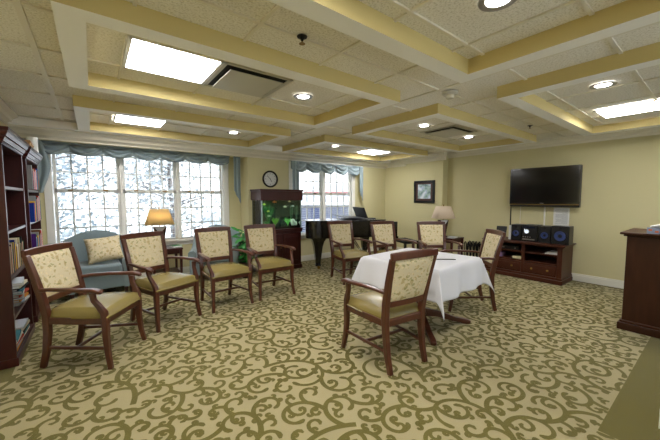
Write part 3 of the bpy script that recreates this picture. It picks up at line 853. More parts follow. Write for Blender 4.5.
def fish(label, x, y, z, L, c, rz=0):
    m = MB()
    prof = [(.0, -.5), (.09, -.42), (.17, -.2), (.19, 0), (.14, .2), (.05, .36), (.035, .40)]
    n = 10; vs = []
    for (rr, xx) in prof:
        for j in range(n):
            a = 2 * PI * j / n; vs.append((xx * L, rr * .45 * L * math.cos(a), rr * 1.25 * L * math.sin(a)))
    fs = [(i * n + j, i * n + (j + 1) % n, (i + 1) * n + (j + 1) % n, (i + 1) * n + j) for i in range(len(prof) - 1) for j in range(n)]
    m.add(vs, fs)
    key = 'fish %d %d %d' % tuple(c); mt = MATS.get(key) or pm(key, rgb(*c), .4, var=.25, scale=60)
    o = m.build('fish', mt, None, (x, y, z), rz, smooth=80); tag(o, label, 'fish', 'fish in the tank')
    m = MB(); m.prism([(.36 * L, 0), (.56 * L, .17 * L), (.52 * L, 0), (.56 * L, -.17 * L)], -.003, .003, 'y'); m.build('tail_fin', mt, o, smooth=0)
    m = MB(); m.prism([(-.15 * L, .2 * L), (.02 * L, .36 * L), (.22 * L, .18 * L)], -.002, .002, 'y'); m.build('dorsal_fin', mt, o, smooth=0)
fish('orange fish swimming just under the tank hood', ax - .13, ay - .14, az + .515, .085, (240, 120, 40))
fish('yellow and white fish at mid height near the front corner of the tank', ax - .27, ay - .15, az + .34, .08, (240, 220, 90), .5)
fish('white fish below the yellow one in the tank', ax - .24, ay - .13, az + .25, .07, (226, 226, 210), -.3)
fish('cream fish high up toward the window end of the tank', ax + .20, ay - .13, az + .52, .06, (240, 214, 150), .2)
fish('pale fish in the middle of the tank', ax + .11, ay - .12, az + .42, .075, (216, 206, 180))
fish('silver fish beside the cream one, lower', ax + .30, ay - .10, az + .43, .065, (210, 216, 214), 2.9)
fish('lime green fish beside the tank corner plants', ax - .31, ay - .08, az + .47, .075, (190, 220, 60), .3)
def waterplant(label, x, y, n, h, c, seed, spread=.07):
    rr = random.Random(seed); m = MB()
    for i in range(n):
        a = rr.uniform(0, 2 * PI); L = h * rr.uniform(.6, 1); b_ = rr.uniform(.02, spread); w = rr.uniform(.008, .014)
        pts = [(b_ * t ** 1.5 * math.cos(a), b_ * t ** 1.5 * math.sin(a), L * t) for t in (0, .25, .5, .75, 1)]
        m.bar(pts, [w * .5, w, w * 1.1, w * .8, .002], .0015, up=(math.sin(a), math.cos(a), .3))
    key = 'weed %d %d %d' % tuple(c)
    o = m.build('aquarium_plant', MATS.get(key) or pm(key, rgb(*c), .5, var=.4, scale=30), None, (x, y, az + .046), smooth=60); tag(o, label, 'plant', 'plants in the tank')
waterplant('bushy light green plant at the centre bottom of the tank', ax - .10, ay - .10, 60, .17, (130, 190, 70), 1, .10)
waterplant('tall dark green plant at the back of the tank', ax - .15, ay + .08, 60, .46, (40, 110, 50), 2, .14)
waterplant('tall green plant by the side glass of the tank', ax - .34, ay + .02, 36, .44, (70, 130, 60), 3, .05)
waterplant('bright green plant leaning by the white rock', ax + .19, ay - .08, 34, .17, (110, 200, 90), 4, .10)
waterplant('dark reedy plant at the window end of the tank', ax + .36, ay + .06, 40, .42, (50, 90, 60), 6, .05)
waterplant('low green plant in the front corner of the tank', ax - .29, ay - .13, 30, .13, (90, 170, 90), 7, .08)
m = MB(); m.sphere((0, 0, .06), .055, 12, 8, (.9, .8, 1.3)); m.sphere((.05, .0, .04), .04, 10, 6, (1, 1, 1.1)); m.sphere((-.03, .03, .09), .03, 10, 6)
o = m.build('aquarium_rock', pm('white aquarium rock', rgb(224, 226, 220), .7, var=.35, scale=30, bump=.6, bscale=40), None, (ax + .30, ay - .10, az + .045), smooth=60)
tag(o, 'white knobbly rock on the gravel of the tank', 'rock')

# potted plant
pp = thing('potted_plant', 'leafy green houseplant in a dark pot between armchair and fish tank', 'plant', (2.13, 5.20, .002))
m = MB(); m.lathe([(.09, 0), (.10, .02), (.13, .24), (.14, .25), (.14, .28), (.12, .28), (.115, .24), (0, .24)], 24); m.build('pot', pm('dark brown glazed pot', rgb(54, 40, 30), .35, var=.3, scale=10), pp)
m = MB(); rp = random.Random(9)
st_ = MB()
for i in range(95):
    a = rp.uniform(0, 2 * PI); ln = rp.uniform(.03, .13); hh = rp.uniform(.30, .84)
    bx, by, bz = ln * math.cos(a), ln * math.sin(a), hh
    st_.tube([(0, 0, .2), (bx * .4, by * .4, .2 + (bz - .2) * .6), (bx, by, bz)], .004, 5)
    L = rp.uniform(.12, .19); W = L * .5; el = rp.uniform(-.5, .6)
    d = Vector((math.cos(a) * math.cos(el), math.sin(a) * math.cos(el), math.sin(el))); sd = Vector((-math.sin(a), math.cos(a), rp.uniform(-.5, .5))).normalized(); B = Vector((bx, by, bz))
    nn = sd.cross(d).normalized()
    rows = []
    for tt in (0, .2, .45, .7, .9, 1):
        ww = W * math.sin(PI * min(.98, tt * .9 + .06)) ** .8 * .5; dr = -nn * (tt * tt * .03) - Vector((0, 0, .05 * tt * tt))
        rows.append([B + d * L * tt + dr - sd * ww + nn * .008, B + d * L * tt + dr, B + d * L * tt + dr + sd * ww + nn * .008])
    vs = [p for rw in rows for p in rw]
    m.add(vs, [(3 * k + j, 3 * k + j + 1, 3 * k + 4 + j, 3 * k + 3 + j) for k in range(5) for j in range(2)])
fo = m.build('foliage', leafg, pp, smooth=60, fix=False); st_.build('stems', leafg, pp)

# clock and picture
ck = thing('wall_clock', 'round white-faced clock with black rim above the fish tank', 'clock', (2.88, YB - .002, 1.795))
m = MB(); m.lathe([(.135, 0), (.172, 0), (.172, -.022), (.162, -.034), (.146, -.034), (.138, -.02), (.135, -.012)], 40, axis='y', caps=False); m.build('rim', black, ck)
m = MB(); m.lathe([(.0, -.012), (.14, -.012), (.14, -.004), (0, -.004)], 40, axis='y')
face = m.build('face', pm('clock face', rgb(206, 206, 200), .5, var=.03), ck)
m = MB()
for k in range(12):
    a = k * PI / 6; ln = .022 if k % 3 == 0 else .014
    m.M = Matrix.Rotation(a, 4, 'Y'); m.box(-.004, .004, -.0145, -.0125, .118 - ln, .118)
m.M = None; m.build('hour_marks', blackm, face)
m = MB(); m.M = Matrix.Rotation(R(-46), 4, 'Y'); m.box(-.004, .004, -.017, -.0155, -.02, .10); m.build('minute_hand', blackm, ck)
m = MB(); m.M = Matrix.Rotation(R(150), 4, 'Y'); m.box(-.005, .005, -.0155, -.014, -.015, .065); m.build('hour_hand', blackm, ck)
def artm():
    m, n, out = nt('pale watercolour print')
    b = n.nodes.new('ShaderNodeBsdfPrincipled'); b.inputs['Roughness'].default_value = .6; n.links.new(b.outputs[0], out.inputs[0])
    tc = n.nodes.new('ShaderNodeTexCoord'); nz = n.nodes.new('ShaderNodeTexNoise'); nz.inputs['Scale'].default_value = 9; nz.inputs['Detail'].default_value = 4
    n.links.new(tc.outputs['Object'], nz.inputs['Vector'])
    cr = n.nodes.new('ShaderNodeValToRGB'); e = cr.color_ramp.elements
    e[0].position = .32; e[0].color = rgb(92, 120, 130); e[1].position = .62; e[1].color = rgb(218, 226, 230)
    e2 = e.new(.45); e2.color = rgb(160, 186, 176); e3 = e.new(.54); e3.color = rgb(176, 190, 214)
    n.links.new(nz.outputs[0], cr.inputs[0]); n.links.new(cr.outputs[0], b.inputs['Base Color']); return m
pf = thing('framed_picture', 'small pale print in a wide dark frame on the wall', 'picture', (XP - .002, 4.455, 1.56))
m = MB(); W, Hh = .285, .265
for (y0, y1, z0, z1) in ((-W, W, Hh - .055, Hh), (-W, W, -Hh, -Hh + .055), (-W, -W + .055, -Hh + .055, Hh - .055), (W - .055, W, -Hh + .055, Hh - .055)): m.box(-.03, 0, y0, y1, z0, z1)
m.build('frame', blackp, pf, bevel=.006)
m = MB(); m.box(-.012, -.002, -W + .05, W - .05, -Hh + .05, Hh - .05); m.build('mat_board', pm('plum mat board', rgb(88, 62, 58), .8, var=.1), pf)
m = MB(); m.box(-.016, -.011, -.175, .175, -.165, .175); m.build('print', artm(), pf)

# ------------------------------------------------------------------ grand piano
P0 = Vector((3.17, 4.80)); PR = R(-22.5); PL = 1.86
pn = thing('grand_piano', 'black grand piano with its lid shut in the window corner', 'piano', (P0.x, P0.y, .003), PR)
def curve(pts, n=6):
    out = []; k = len(pts)
    for i in range(k - 1):
        p0, p1, p2, p3 = pts[max(i - 1, 0)], pts[i], pts[i + 1], pts[min(i + 2, k - 1)]
        for j in range(n):
            t = j / n
            out.append(tuple(.5 * (2 * p1[a] + (p2[a] - p0[a]) * t + (2 * p0[a] - 5 * p1[a] + 4 * p2[a] - p3[a]) * t * t + (-p0[a] + 3 * p1[a] - 3 * p2[a] + p3[a]) * t ** 3) for a in (0, 1)))
    out.append(pts[-1]); return out
tail = curve([(.30, .0), (.12, .02), (.02, .10), (.0, .25), (.06, .42), (.24, .54), (.50, .60), (.78, .72), (1.0, .92), (1.2, 1.15), (1.45, 1.30)], 6)
outl = [(PL - .28, 0)] + tail + [(PL - .28, 1.30)]
outl = outl[::-1]
m = MB(); m.prism(outl, .63, .955); m.build('body', black, pn, bevel=.01, smooth=40)
def scale_out(p, g): return (p[0] + (g if p[0] > 1 else -g), p[1] + (g if p[1] > .5 else -g))
lid = [scale_out(p, .015) for p in outl]
m = MB(); m.prism(lid, .957, .977); m.build('lid', black, pn, bevel=.006, smooth=40)
m = MB(); m.M = Matrix.Translation((1.22, .02, .985)) @ Matrix.Rotation(R(4), 4, 'Y'); m.box(-.42, 0, -.01, 1.10, 0, .018); m.build('lid_flap', blackp, pn, bevel=.004)
for yy in (0, 1.25):
    m = MB(); m.box(PL - .28, PL, yy, yy + .05, .60, .93); m.build('key_arm', black, pn, bevel=.012)
m = MB(); m.box(PL - .30, PL + .02, .0, 1.30, .57, .63); m.build('key_bed', black, pn, bevel=.006)
m = MB(); m.box(PL - .16, PL - .02, .06, 1.24, .66, .70); kb = m.build('keyboard', pm('ivory keys', rgb(236, 232, 220), .3), pn)
m = MB()
for i in range(52):
    if i % 7 in (0, 1, 3, 4, 5): m.box(PL - .16, PL - .07, .06 + (i + .75) * 1.18 / 52, .06 + (i + 1.25) * 1.18 / 52, .70, .712)
m.build('black_keys', black, kb)
m = MB(); m.M = Matrix.Translation((1.33, .65, .985)) @ Matrix.Rotation(R(-22), 4, 'Y'); m.box(-.012, .012, -.34, .34, .01, .24); m.build('music_desk', blackm, pn, bevel=.006)
m = MB(); m.box(1.24, 1.48, .24, 1.06, .977, .995); m.build('music_shelf', black, pn, bevel=.004)
for (lx, ly) in ((.24, .22), (1.60, .12), (1.60, 1.16)):
    m = MB()
    for (a, b_, z0, z1) in ((.15, .11, .56, .63), (.11, .085, .46, .56), (.085, .045, .12, .46), (.045, .055, .07, .12)):
        m.hexa([(lx - b_, ly - b_, z0), (lx + b_, ly - b_, z0), (lx + b_, ly + b_, z0), (lx - b_, ly + b_, z0)], [(lx - a, ly - a, z1), (lx + a, ly - a, z1), (lx + a, ly + a, z1), (lx - a, ly + a, z1)])
    lg = m.build('leg', black, pn, bevel=.006)
    m = MB(); m.lathe([(.03, -.01), (.03, .01)], 14, (lx + .02, ly, .03), 'y'); m.box(lx - .02, lx + .02, ly - .02, ly + .02, .05, .075)
    m.build('caster', brass, lg)
m = MB()
for yy in (.55, .61, .69, .75): m.tube([(1.42, yy, .60), (1.40, yy + (.65 - yy) * .3, .16)], .010, 8)
m.tube([(1.05, .55, .62), (1.38, .6, .15)], .008, 6); m.tube([(1.05, .75, .62), (1.38, .7, .15)], .008, 6)
m.box(1.36, 1.46, .50, .80, .10, .16); m.build('pedal_lyre', black, pn, bevel=.003)
for yy in (.57, .65, .73):
    m = MB(); m.bar([(1.44, yy, .10), (1.52, yy, .085), (1.56, yy, .075)], [.02, .024, .03], .008); m.build('pedal', brass, pn)
bn = thing('piano_bench', 'black piano bench at the keyboard end of the piano', 'bench', (5.42, 4.32, .002), PR)
m = MB(); m.box(-.17, .17, -.30, .30, .44, .50); m.build('seat', blackm, bn, bevel=.015)
for sx in (-1, 1):
    for sy in (-1, 1):
        m = MB(); m.bar([(sx * .15, sy * .28, 0), (sx * .15, sy * .28, .44)], [.03, .045], [.03, .045], up=(0, 1, 0)); m.build('leg', black, bn, bevel=.003)

# ------------------------------------------------------------------ magazine rack
mr = thing('magazine_rack', 'black wire magazine rack on the carpet by the wall', 'magazine rack', (6.30, 3.12, .002), 0)
for k in range(8):
    y = -.245 + k * .07
    m = MB(); h = .49
    m.tube([(-.11, y, .10), (-.13, y, h - .06), (-.115, y, h - .015), (-.09, y, h), (-.065, y, h - .015), (-.05, y, h - .06), (0, y, .10)], .010, 6)
    m.tube([(.11, y, .10), (.13, y, h - .06), (.115, y, h - .015), (.09, y, h), (.065, y, h - .015), (.05, y, h - .06), (0, y, .10)], .010, 6)
    m.build('wire_hoop', iron, mr)
m = MB()
for xx in (-.11, 0, .11): m.tube([(xx, -.255, .10), (xx, .255, .10)], .007, 6)
for yy in (-.245, .245):
    m.tube([(-.11, yy, .10), (-.13, yy, 0)], .008, 6); m.tube([(.11, yy, .10), (.13, yy, 0)], .008, 6)
m.build('base_frame', iron, mr)

# ------------------------------------------------------------------ media cabinet
CX0, CX1, CY0, CY1 = 5.88, 6.44, 1.56, 2.82
mc_ = thing('media_cabinet', 'brown wooden media cabinet with open shelves and drawers below the television', 'cabinet', (0, 0, .002))
xb = CX1; ch = .645; cm = 2.15
m = MB(); m.box(CX0 + .02, xb, CY0 + .02, CY0 + .09, .10, ch - .04); m.build('side_panel', woodcab, mc_, bevel=.004)
m = MB(); m.box(CX0 + .02, xb, CY1 - .09, CY1 - .02, .10, ch - .04); m.build('side_panel', woodcab, mc_, bevel=.004)
m = MB(); m.box(CX0 + .025, xb, cm - .025, cm + .025, .10, ch - .04); m.build('divider', woodcab, mc_, bevel=.003)
m = MB(); m.box(xb - .012, xb, CY0 + .09, CY1 - .09, .10, ch - .04); m.build('back_panel', woodcab, mc_)
m = MB(); m.box(CX0 + .03, xb, CY0 + .05, CY1 - .05, .30, .325); m.build('shelf', woodcab, mc_, bevel=.003)
m = MB(); m.box(CX0 + .03, xb, CY0 + .05, CY1 - .05, .46, .48); m.build('shelf', woodcab, mc_, bevel=.003)
m = MB(); m.box(CX0 - .005, xb, CY0 - .005, CY1 + .005, ch - .04, ch - .022); m.box(CX0 - .025, xb, CY0 - .025, CY1 + .025, ch - .022, ch); m.build('top', woodcab, mc_, bevel=.006)
m = MB(); m.box(CX0, xb, CY0, CY1, .0, .07); m.box(CX0 + .01, xb, CY0 + .01, CY1 - .01, .07, .11); m.build('plinth', woodcab, mc_, bevel=.010)
for (y0, y1) in ((CY0 + .095, cm - .028), (cm + .028, CY1 - .095)):
    m = MB(); m.box(CX0 + .018, CX0 + .04, y0, y1, .115, .295); m.box(CX0 + .010, CX0 + .018, y0 + .035, y1 - .035, .145, .265)
    m.box(CX0 + .04, xb - .05, y0 + .01, y1 - .01, .12, .28)
    d_ = m.build('drawer', woodcab, mc_, bevel=.005)
    for yy in (y0 + (y1 - y0) * .25, y0 + (y1 - y0) * .75):
        m = MB(); m.lathe([(.018, 0), (.018, -.006), (.008, -.01), (.012, -.022), (0, -.026)], 14, (CX0 + .010, yy, .205), 'x'); m.build('knob', brass, d_)
def simple(name, label, cat, x0, x1, y0, y1, z0, z1, mat, bevel=.004, group=None):
    m = MB(); cx, cy = (x0 + x1) / 2, (y0 + y1) / 2
    m.box(x0 - cx, x1 - cx, y0 - cy, y1 - cy, 0, z1 - z0)
    return tag(m.build(name, mat, None, (cx, cy, z0), bevel=bevel), label, cat, group)
dv = thing('disc_player', 'black disc player on the upper shelf of the media cabinet', 'disc player', (6.08, 2.42, .484))
m = MB(); m.box(-.14, .14, -.19, .19, .008, .065); m.build('case', blackp, dv, bevel=.004)
m = MB(); m.box(-.1425, -.139, -.12, .0, .038, .046); m.build('disc_tray', blackm, dv)
m = MB(); m.lathe([(.011, 0), (.011, -.006), (0, -.006)], 12, (-.14, -.13, .032), 'x'); m.box(-.1425, -.139, .05, .15, .024, .046); m.build('display', silver, dv)
simple('book', 'lilac boxed volume on the cabinet shelf under the disc player', 'book', 5.95, 6.13, 2.52, 2.64, .329, .41, pm('lilac card', rgb(150, 120, 170), .7, var=.1), group=None)
simple('card_box', 'cream box on the cabinet shelf beside the divider', 'box', 5.94, 6.1, 2.19, 2.33, .329, .375, pm('cream card', rgb(214, 204, 160), .7, var=.1))
for k in range(3):
    simple('paper_stack', ['lowest of three white paper sheafs on the upper cabinet shelf', 'middle one of three white paper sheafs on the upper cabinet shelf', 'topmost of three white paper sheafs on the upper cabinet shelf'][k], 'papers', 5.92 + .01 * k, 6.14 + .008 * k, 1.63 + .006 * k, 1.83 - .012 * k, .484 + .011 * k, .4945 + .011 * k, paper, .001, 'papers in the cabinet')

# stereo
bluec = pm('blue speaker cone', rgb(52, 70, 128), .3, var=.2, scale=30)
def speaker(label, y0, y1, z0, z1, x0=6.0, x1=6.22, r=None, tweet=True):
    cy = (y0 + y1) / 2; hh = z1 - z0; w = (y1 - y0) / 2
    sp = thing('loudspeaker', label, 'speaker', ((x0 + x1) / 2, cy, z0), 0, 'stereo speakers')
    dx = (x1 - x0) / 2; r = r or w * .72
    m = MB(); m.box(-dx, dx, -w, w, 0, hh); m.build('cabinet', blackp, sp, bevel=.008)
    zc = hh * .46
    m = MB(); m.lathe([(r * 1.12, 0), (r * 1.12, -.010), (r * .96, -.014), (r * .92, -.004), (r * .92, 0)], 28, (-dx, 0, zc), 'x'); m.build('surround', blackm, sp)
    m = MB(); m.lathe([(r * .92, -.004), (r * .78, -.012), (r * .66, -.004), (r * .32, -.0015), (r * .30, -.008), (0, -.014)], 28, (-dx, 0, zc), 'x'); m.build('cone', bluec, sp)
    m = MB(); m.lathe([(r * .36, -.004), (r * .25, -.016), (0, -.019)], 20, (-dx, 0, zc), 'x'); m.build('dust_cap', blackp, sp)
    if tweet:
        m = MB(); m.lathe([(.022, 0), (.022, -.006), (.012, -.008), (0, -.010)], 16, (-dx, 0, hh * .88), 'x'); m.build('tweeter', blackm, sp)
        for s in (-1, 1):
            m = MB(); m.lathe([(.013, 0), (.013, -.005), (0, -.005)], 12, (-dx, s * w * .72, hh * .1), 'x'); m.build('port', blackm, sp)
    return sp
zt = .649
speaker('black loudspeaker with blue cone, tallest on the cabinet, at its open end', 1.53, 1.775, zt, zt + .30)
speaker('black loudspeaker with blue cone between the stereo unit and the big speaker', 1.785, 1.955, zt, zt + .285)
speaker('black loudspeaker with blue cone next to the small white box', 2.225, 2.395, zt, zt + .285)
su = thing('stereo_unit', 'black stereo unit with a round glowing dial between two speakers', 'stereo', (6.12, 2.10, zt))
m = MB(); m.box(-.13, .15, -.115, .115, 0, .29); m.build('case', blackp, su, bevel=.008)
m = MB(); m.lathe([(.042, 0), (.042, -.010), (.035, -.014), (.035, -.008), (0, -.008)], 24, (-.13, .035, .175), 'x'); dl = m.build('dial_ring', chrome, su)
m = MB(); m.lathe([(.033, -.0085), (0, -.0095)], 20, (-.13, .035, .175), 'x'); m.build('dial_display', emis('blue white display', (.75, .85, 1, 1), .5), su)
m = MB(); m.box(-.134, -.13, -.09, .10, .235, .265); m.build('display_window', pm('dark display', rgb(30, 36, 52), .15), su)
m = MB()
for k in range(4): m.lathe([(.010, 0), (.010, -.006), (0, -.007)], 12, (-.13, .085 - .035 * k, .08), 'x')
m.box(-.134, -.13, -.09, .10, .03, .05); m.build('buttons', silver, su)
simple('card_box', 'small white box standing beside the stereo speaker', 'box', 6.05, 6.15, 2.405, 2.455, zt, zt + .26, paper)
ph = thing('desk_phone', 'black cordless phone in its cradle on the cabinet end', 'phone', (6.02, 2.58, zt))
m = MB(); m.box(-.05, .05, -.06, .06, 0, .05); m.build('cradle', blackp, ph, bevel=.01)
m = MB(); m.M = Matrix.Translation((0, 0, .04)) @ Matrix.Rotation(R(14), 4, 'Y'); m.box(-.014, .014, -.09, .09, .0, .20); m.build('handset', blackp, ph, bevel=.008)

# television
tv = thing('television', 'large black flat screen television on the wall', 'television', (6.36, 2.045, 1.25))
m = MB(); m.box(0, .085, -.535, .535, 0, .705); m.build('housing', blackp, tv, bevel=.008)
m = MB(); m.box(-.004, .004, -.505, .505, .085, .675); m.build('screen', screenm, tv, smooth=0)
m = MB()
for a in ((-.535, .535, .675, .705), (-.535, .535, .048, .085), (-.535, -.505, .085, .675), (.505, .535, .085, .675)): m.box(-.012, .004, a[0], a[1], a[2], a[3])
m.build('bezel', black, tv, bevel=.003)
m = MB(); m.box(-.014, .0, -.53, .53, .038, .048); m.build('trim_strip', brass, tv)
m = MB(); m.box(.085, .118, -.2, .2, .2, .5); m.build('wall_bracket', blackm, tv)
fc = bpy.data.curves.new('logo', 'FONT')
m = MB()
for k in range(5): m.box(-.0135, -.011, -.028 + k * .012, -.020 + k * .012, .062, .070)
m.build('badge', silver, tv)
m = MB(); m.box(-.0135, -.011, .36, .50, .686, .694); m.build('label_sticker', silver, tv)
# things on the wall below it
m = MB(); m.box(-.003, 0, -.115, .115, 0, .31); nt_ = m.build('wall_notice', paper, None, (XR - .004, 1.78, .93)); tag(nt_, 'white printed notice taped to the wall above the big speaker', 'notice')
m = MB(); rr = random.Random(2)
for k in range(20):
    zz = .285 - k * .0135; m.box(-.0036, -.003, -.095, -.095 + (.19 if k % 6 else .10) - rr.uniform(0, .02), zz, zz + .0045)
m.build('print_lines', pm('grey print', rgb(150, 152, 156), .8), nt_)
def cable(label, y, z0, z1, mat, w):
    m = MB(); m.box(-w, 0, -w / 2, w / 2, 0, z1 - z0); o = m.build('cable', mat, None, (XR - .002, y, z0), bevel=.002); tag(o, label, 'cable', 'cables under the television')
cable('white cable cover running down the wall from the television', 2.03, .13, 1.30, white, .022)
cable('black cable hanging at the corner of the television', 2.60, .13, 1.27, blackm, .014)
cable('thin white cable beneath the television', 2.43, .13, 1.28, white, .007)

# ------------------------------------------------------------------ dark cabinet and tissue box
pd = thing('side_cabinet', 'tall dark brown wooden cabinet with a tissue box on it', 'cabinet', (0, 0, .002))
m = MB(); m.box(4.46, 5.10, -.55, .64, .08, 1.0); m.build('body', woodpod, pd, bevel=.004)
m = MB(); m.box(4.42, 5.12, -.59, .67, 0, .075); m.box(4.435, 5.11, -.575, .655, .075, .10); m.build('plinth', woodpod, pd, bevel=.008)
m = MB(); m.box(4.435, 5.12, -.575, .665, 1.0, 1.02); m.box(4.405, 5.14, -.60, .69, 1.02, 1.045); m.build('top', woodpod, pd, bevel=.007)
tb = thing('tissue_box', 'patterned tissue box with a white tissue on the dark cabinet', 'tissue box', (4.50, .385, 1.0475), R(8))
m = MB(); m.box(-.055, .055, -.115, .115, 0, .055); m.mi = 1
for yy in (-.10, -.055, -.01, .035, .08):
    zz = .012 if int(yy * 1000) % 2 else .028
    m.quad((-.0556, yy, zz), (-.0556, yy + .026, zz), (-.0556, yy + .026, zz + .017), (-.0556, yy, zz + .017))
m.build('carton', [pm('grey blue carton', rgb(140, 152, 176), .6, var=.2, scale=40), pm('orange print', rgb(206, 104, 44), .6)], tb, smooth=0, fix=False)
m = MB()
def tis(u, v):
    a = u * 2 * PI; r = .012 + .055 * v + .012 * v * math.sin(3 * a)
    return (r * math.cos(a) * .8, r * math.sin(a) * 1.3 + .02 * v, .05 + .045 * v - .03 * v * abs(math.sin(a)))
m.grid(tis, 24, 6); m.build('tissue', paper, tb, smooth=80, solid=.001)

# ------------------------------------------------------------------ ceiling fittings
def panel(label, x0, x1, y0, y1):
    r = thing('ceiling_light', label, 'ceiling light', ((x0 + x1) / 2, (y0 + y1) / 2, ZC), 0, 'square ceiling lights')
    w, d = (x1 - x0) / 2, (y1 - y0) / 2
    m = MB()
    for a in ((-w, w, -d, -d + .025), (-w, w, d - .025, d), (-w, -w + .025, -d, d), (w - .025, w, -d, d)): m.box(a[0], a[1], a[2], a[3], -.012, 0)
    m.build('frame', white, r, bevel=.003)
    m = MB(); m.box(-w + .025, w - .025, -d + .025, d - .025, -.007, -.002); m.build('diffuser', panelE, r, smooth=0)
panel('bright square ceiling light beside the vent in the coffer above the row of chairs', .22, .83, 2.36, 2.95)
panel('bright square ceiling light in the coffer in front of the wide window', .25, .83, 4.50, 5.08)
panel('bright square ceiling light in the coffer above the piano', 4.72, 5.29, 4.62, 5.18)
panel('bright square ceiling light in the coffer above the dark cabinet', 4.70, 5.24, .46, 1.04)
panel('bright square ceiling light in the coffer over the camera', .25, .83, .32, .92)
def can(label, x, y, k):
    r = thing('recessed_light', label, 'recessed light', (x, y, ZC), 0, 'round recessed lights')
    m = MB(); m.lathe([(.060, -.001), (.068, -.006), (.076, -.010), (.094, -.008), (.098, -.001)], 28, caps=False); m.build('trim_ring', silver, r)
    m = MB(); m.lathe([(.0, -.004), (.06, -.004)], 24, caps=False); m.build('lens', canE, r, fix=False)
    ld = bpy.data.lights.new('recessed_spot', 'SPOT'); ld.energy = 26; ld.spot_size = R(112); ld.spot_blend = .8; ld.shadow_soft_size = .07; ld.color = (1, .97, .95)
    lo = bpy.data.objects.new('recessed_spot', ld); col.objects.link(lo); lo.location = (0, 0, -.014); lo.parent = r
for k, (x, y, lb) in enumerate(((1.73, 2.69, 'round recessed light in the same coffer as the large vent'), (1.79, 4.80, 'round recessed light near the wide window beside a square light'), (3.82, 4.79, 'round recessed light in the coffer above the piano'),
        (3.76, 2.70, 'round recessed light in the coffer over the table, on the window side of its vent'), (5.04, 2.73, 'round recessed light in the coffer over the table, on the television side of its vent'), (3.72, .76, 'round recessed light in the coffer above the dark cabinet'), (1.71, .79, 'round recessed light at the top edge of the picture'))):
    can(lb, x, y, k)
def vent(label, x0, x1, y0, y1):
    r = thing('ceiling_vent', label, 'vent', ((x0 + x1) / 2, (y0 + y1) / 2, ZC), 0, 'square ceiling vents')
    w, d = (x1 - x0) / 2, (y1 - y0) / 2
    m = MB()
    for a in ((-w, w, -d, -d + .03), (-w, w, d - .03, d), (-w, -w + .03, -d, d), (w - .03, w, -d, d)): m.box(a[0], a[1], a[2], a[3], -.010, 0)
    m.build('frame', plateg, r, bevel=.003)
    m = MB(); m.box(-w + .03, w - .03, -d + .03, d - .03, -.003, -.001); m.build('duct_shade_sheet', blackm, r)  # black sheet stands in for the shade inside the duct
    m = MB(); e = .062
    m.box(-w + e, w - e, -d + e, d - e, -.030, -.022); pl = m.build('plaque', plateg, r, bevel=.004)
    m = MB()
    for sx in (-1, 1):
        for sy in (-1, 1): m.box(sx * (w - .14) - .008, sx * (w - .14) + .008, sy * (d - .14) - .008, sy * (d - .14) + .008, -.022, -.003)
    m.build('hanger', plateg, r)
vent('square plaque ceiling vent beside a square light above the row of chairs', .83, 1.42, 2.37, 2.96)
vent('square plaque ceiling vent between two round lights over the table', 4.08, 4.72, 2.42, 3.0)
def sprinkler(label, x, y):
    r = thing('fire_sprinkler', label, 'sprinkler', (x, y, ZC), 0, 'ceiling sprinklers')
    m = MB(); m.lathe([(.034, 0), (.032, -.005), (.014, -.010), (.009, -.022), (.006, -.030)], 18); m.build('escutcheon', iron, r)
    m = MB(); m.lathe([(.005, -.030), (.005, -.042), (.020, -.044), (.020, -.046), (0, -.046)], 16); m.build('deflector', brass, r)
sprinkler('bronze fire sprinkler head in the tile between coffers above the chairs', 1.10, 1.72)
sprinkler('small fire sprinkler head in the tile before the television wall', 4.94, 1.78)
sd_ = thing('smoke_detector', 'cream smoke detector on the ceiling beside the table coffer', 'smoke detector', (2.80, 1.72, ZC))
m = MB(); m.lathe([(.075, 0), (.075, -.012), (.06, -.026), (.04, -.028)], 24); m.build('base', plateg, sd_)
m = MB(); m.lathe([(.042, -.028), (.036, -.055), (.02, -.058)], 20); m.build('sensor_cap', crownm, sd_)

# ------------------------------------------------------------------ outdoors
g = MB(); g.box(-16, 30, -24, 40, -.75, -.7); struct('ground', g, pm('pale winter lawn', rgb(214, 216, 214), .9, var=.25, scale=.8), smooth=0)
barkm = pm('grey bark', rgb(120, 112, 112), .9, var=.3, scale=10)
leaves = [pm('pale leaf %d' % i, c, .7, var=.35, scale=3) for i, c in enumerate((rgb(166, 172, 174), rgb(150, 160, 166), rgb(170, 176, 168)))]
def tree(label, x, y, h, rad, nl, seed, mat, lo=.25):
    rr = random.Random(seed)
    r = thing('tree', label, 'tree', (x, y, -.7), 0, 'trees outside the windows')
    m = MB(); m.tube([(0, 0, 0), (.05, .03, h * .3), (-.03, .05, h * .6), (.02, 0, h * .95)], [.11, .09, .06, .02], 8)
    tips = []
    for i in range(26):
        z = h * rr.uniform(lo * .7, .8); a = rr.uniform(0, 2 * PI); L = rad * rr.uniform(.6, 1.0)
        p1 = (L * .5 * math.cos(a), L * .5 * math.sin(a), z + L * .2); p2 = (L * math.cos(a + .2), L * math.sin(a + .2), z + L * .35)
        m.tube([(0, 0, z), p1, p2], [.03, .02, .008], 5); tips += [p1, p2]
    m.build('trunk', barkm, r)
    m = MB()
    for i in range(nl):
        t = rr.choice(tips); s = rad * .42
        p = Vector((t[0] + rr.gauss(0, s), t[1] + rr.gauss(0, s), t[2] + rr.gauss(0, s * .8)))
        if p.z < .1: continue
        d = Vector((rr.gauss(0, 1), rr.gauss(0, 1), rr.gauss(0, 1))).normalized(); e = d.orthogonal().normalized(); L = rr.uniform(.09, .20)
        m.add([p, p + d * L * .5 + e * L * .28, p + d * L, p + d * L * .5 - e * L * .28], [(0, 1, 2, 3)])
    m.build('crown', mat, r, smooth=0, fix=False)
tree('pale leafy tree outside the wide window, closest to the bookcases', -1.0, 9.6, 4.6, 1.15, 2600, 1, leaves[1], .1)
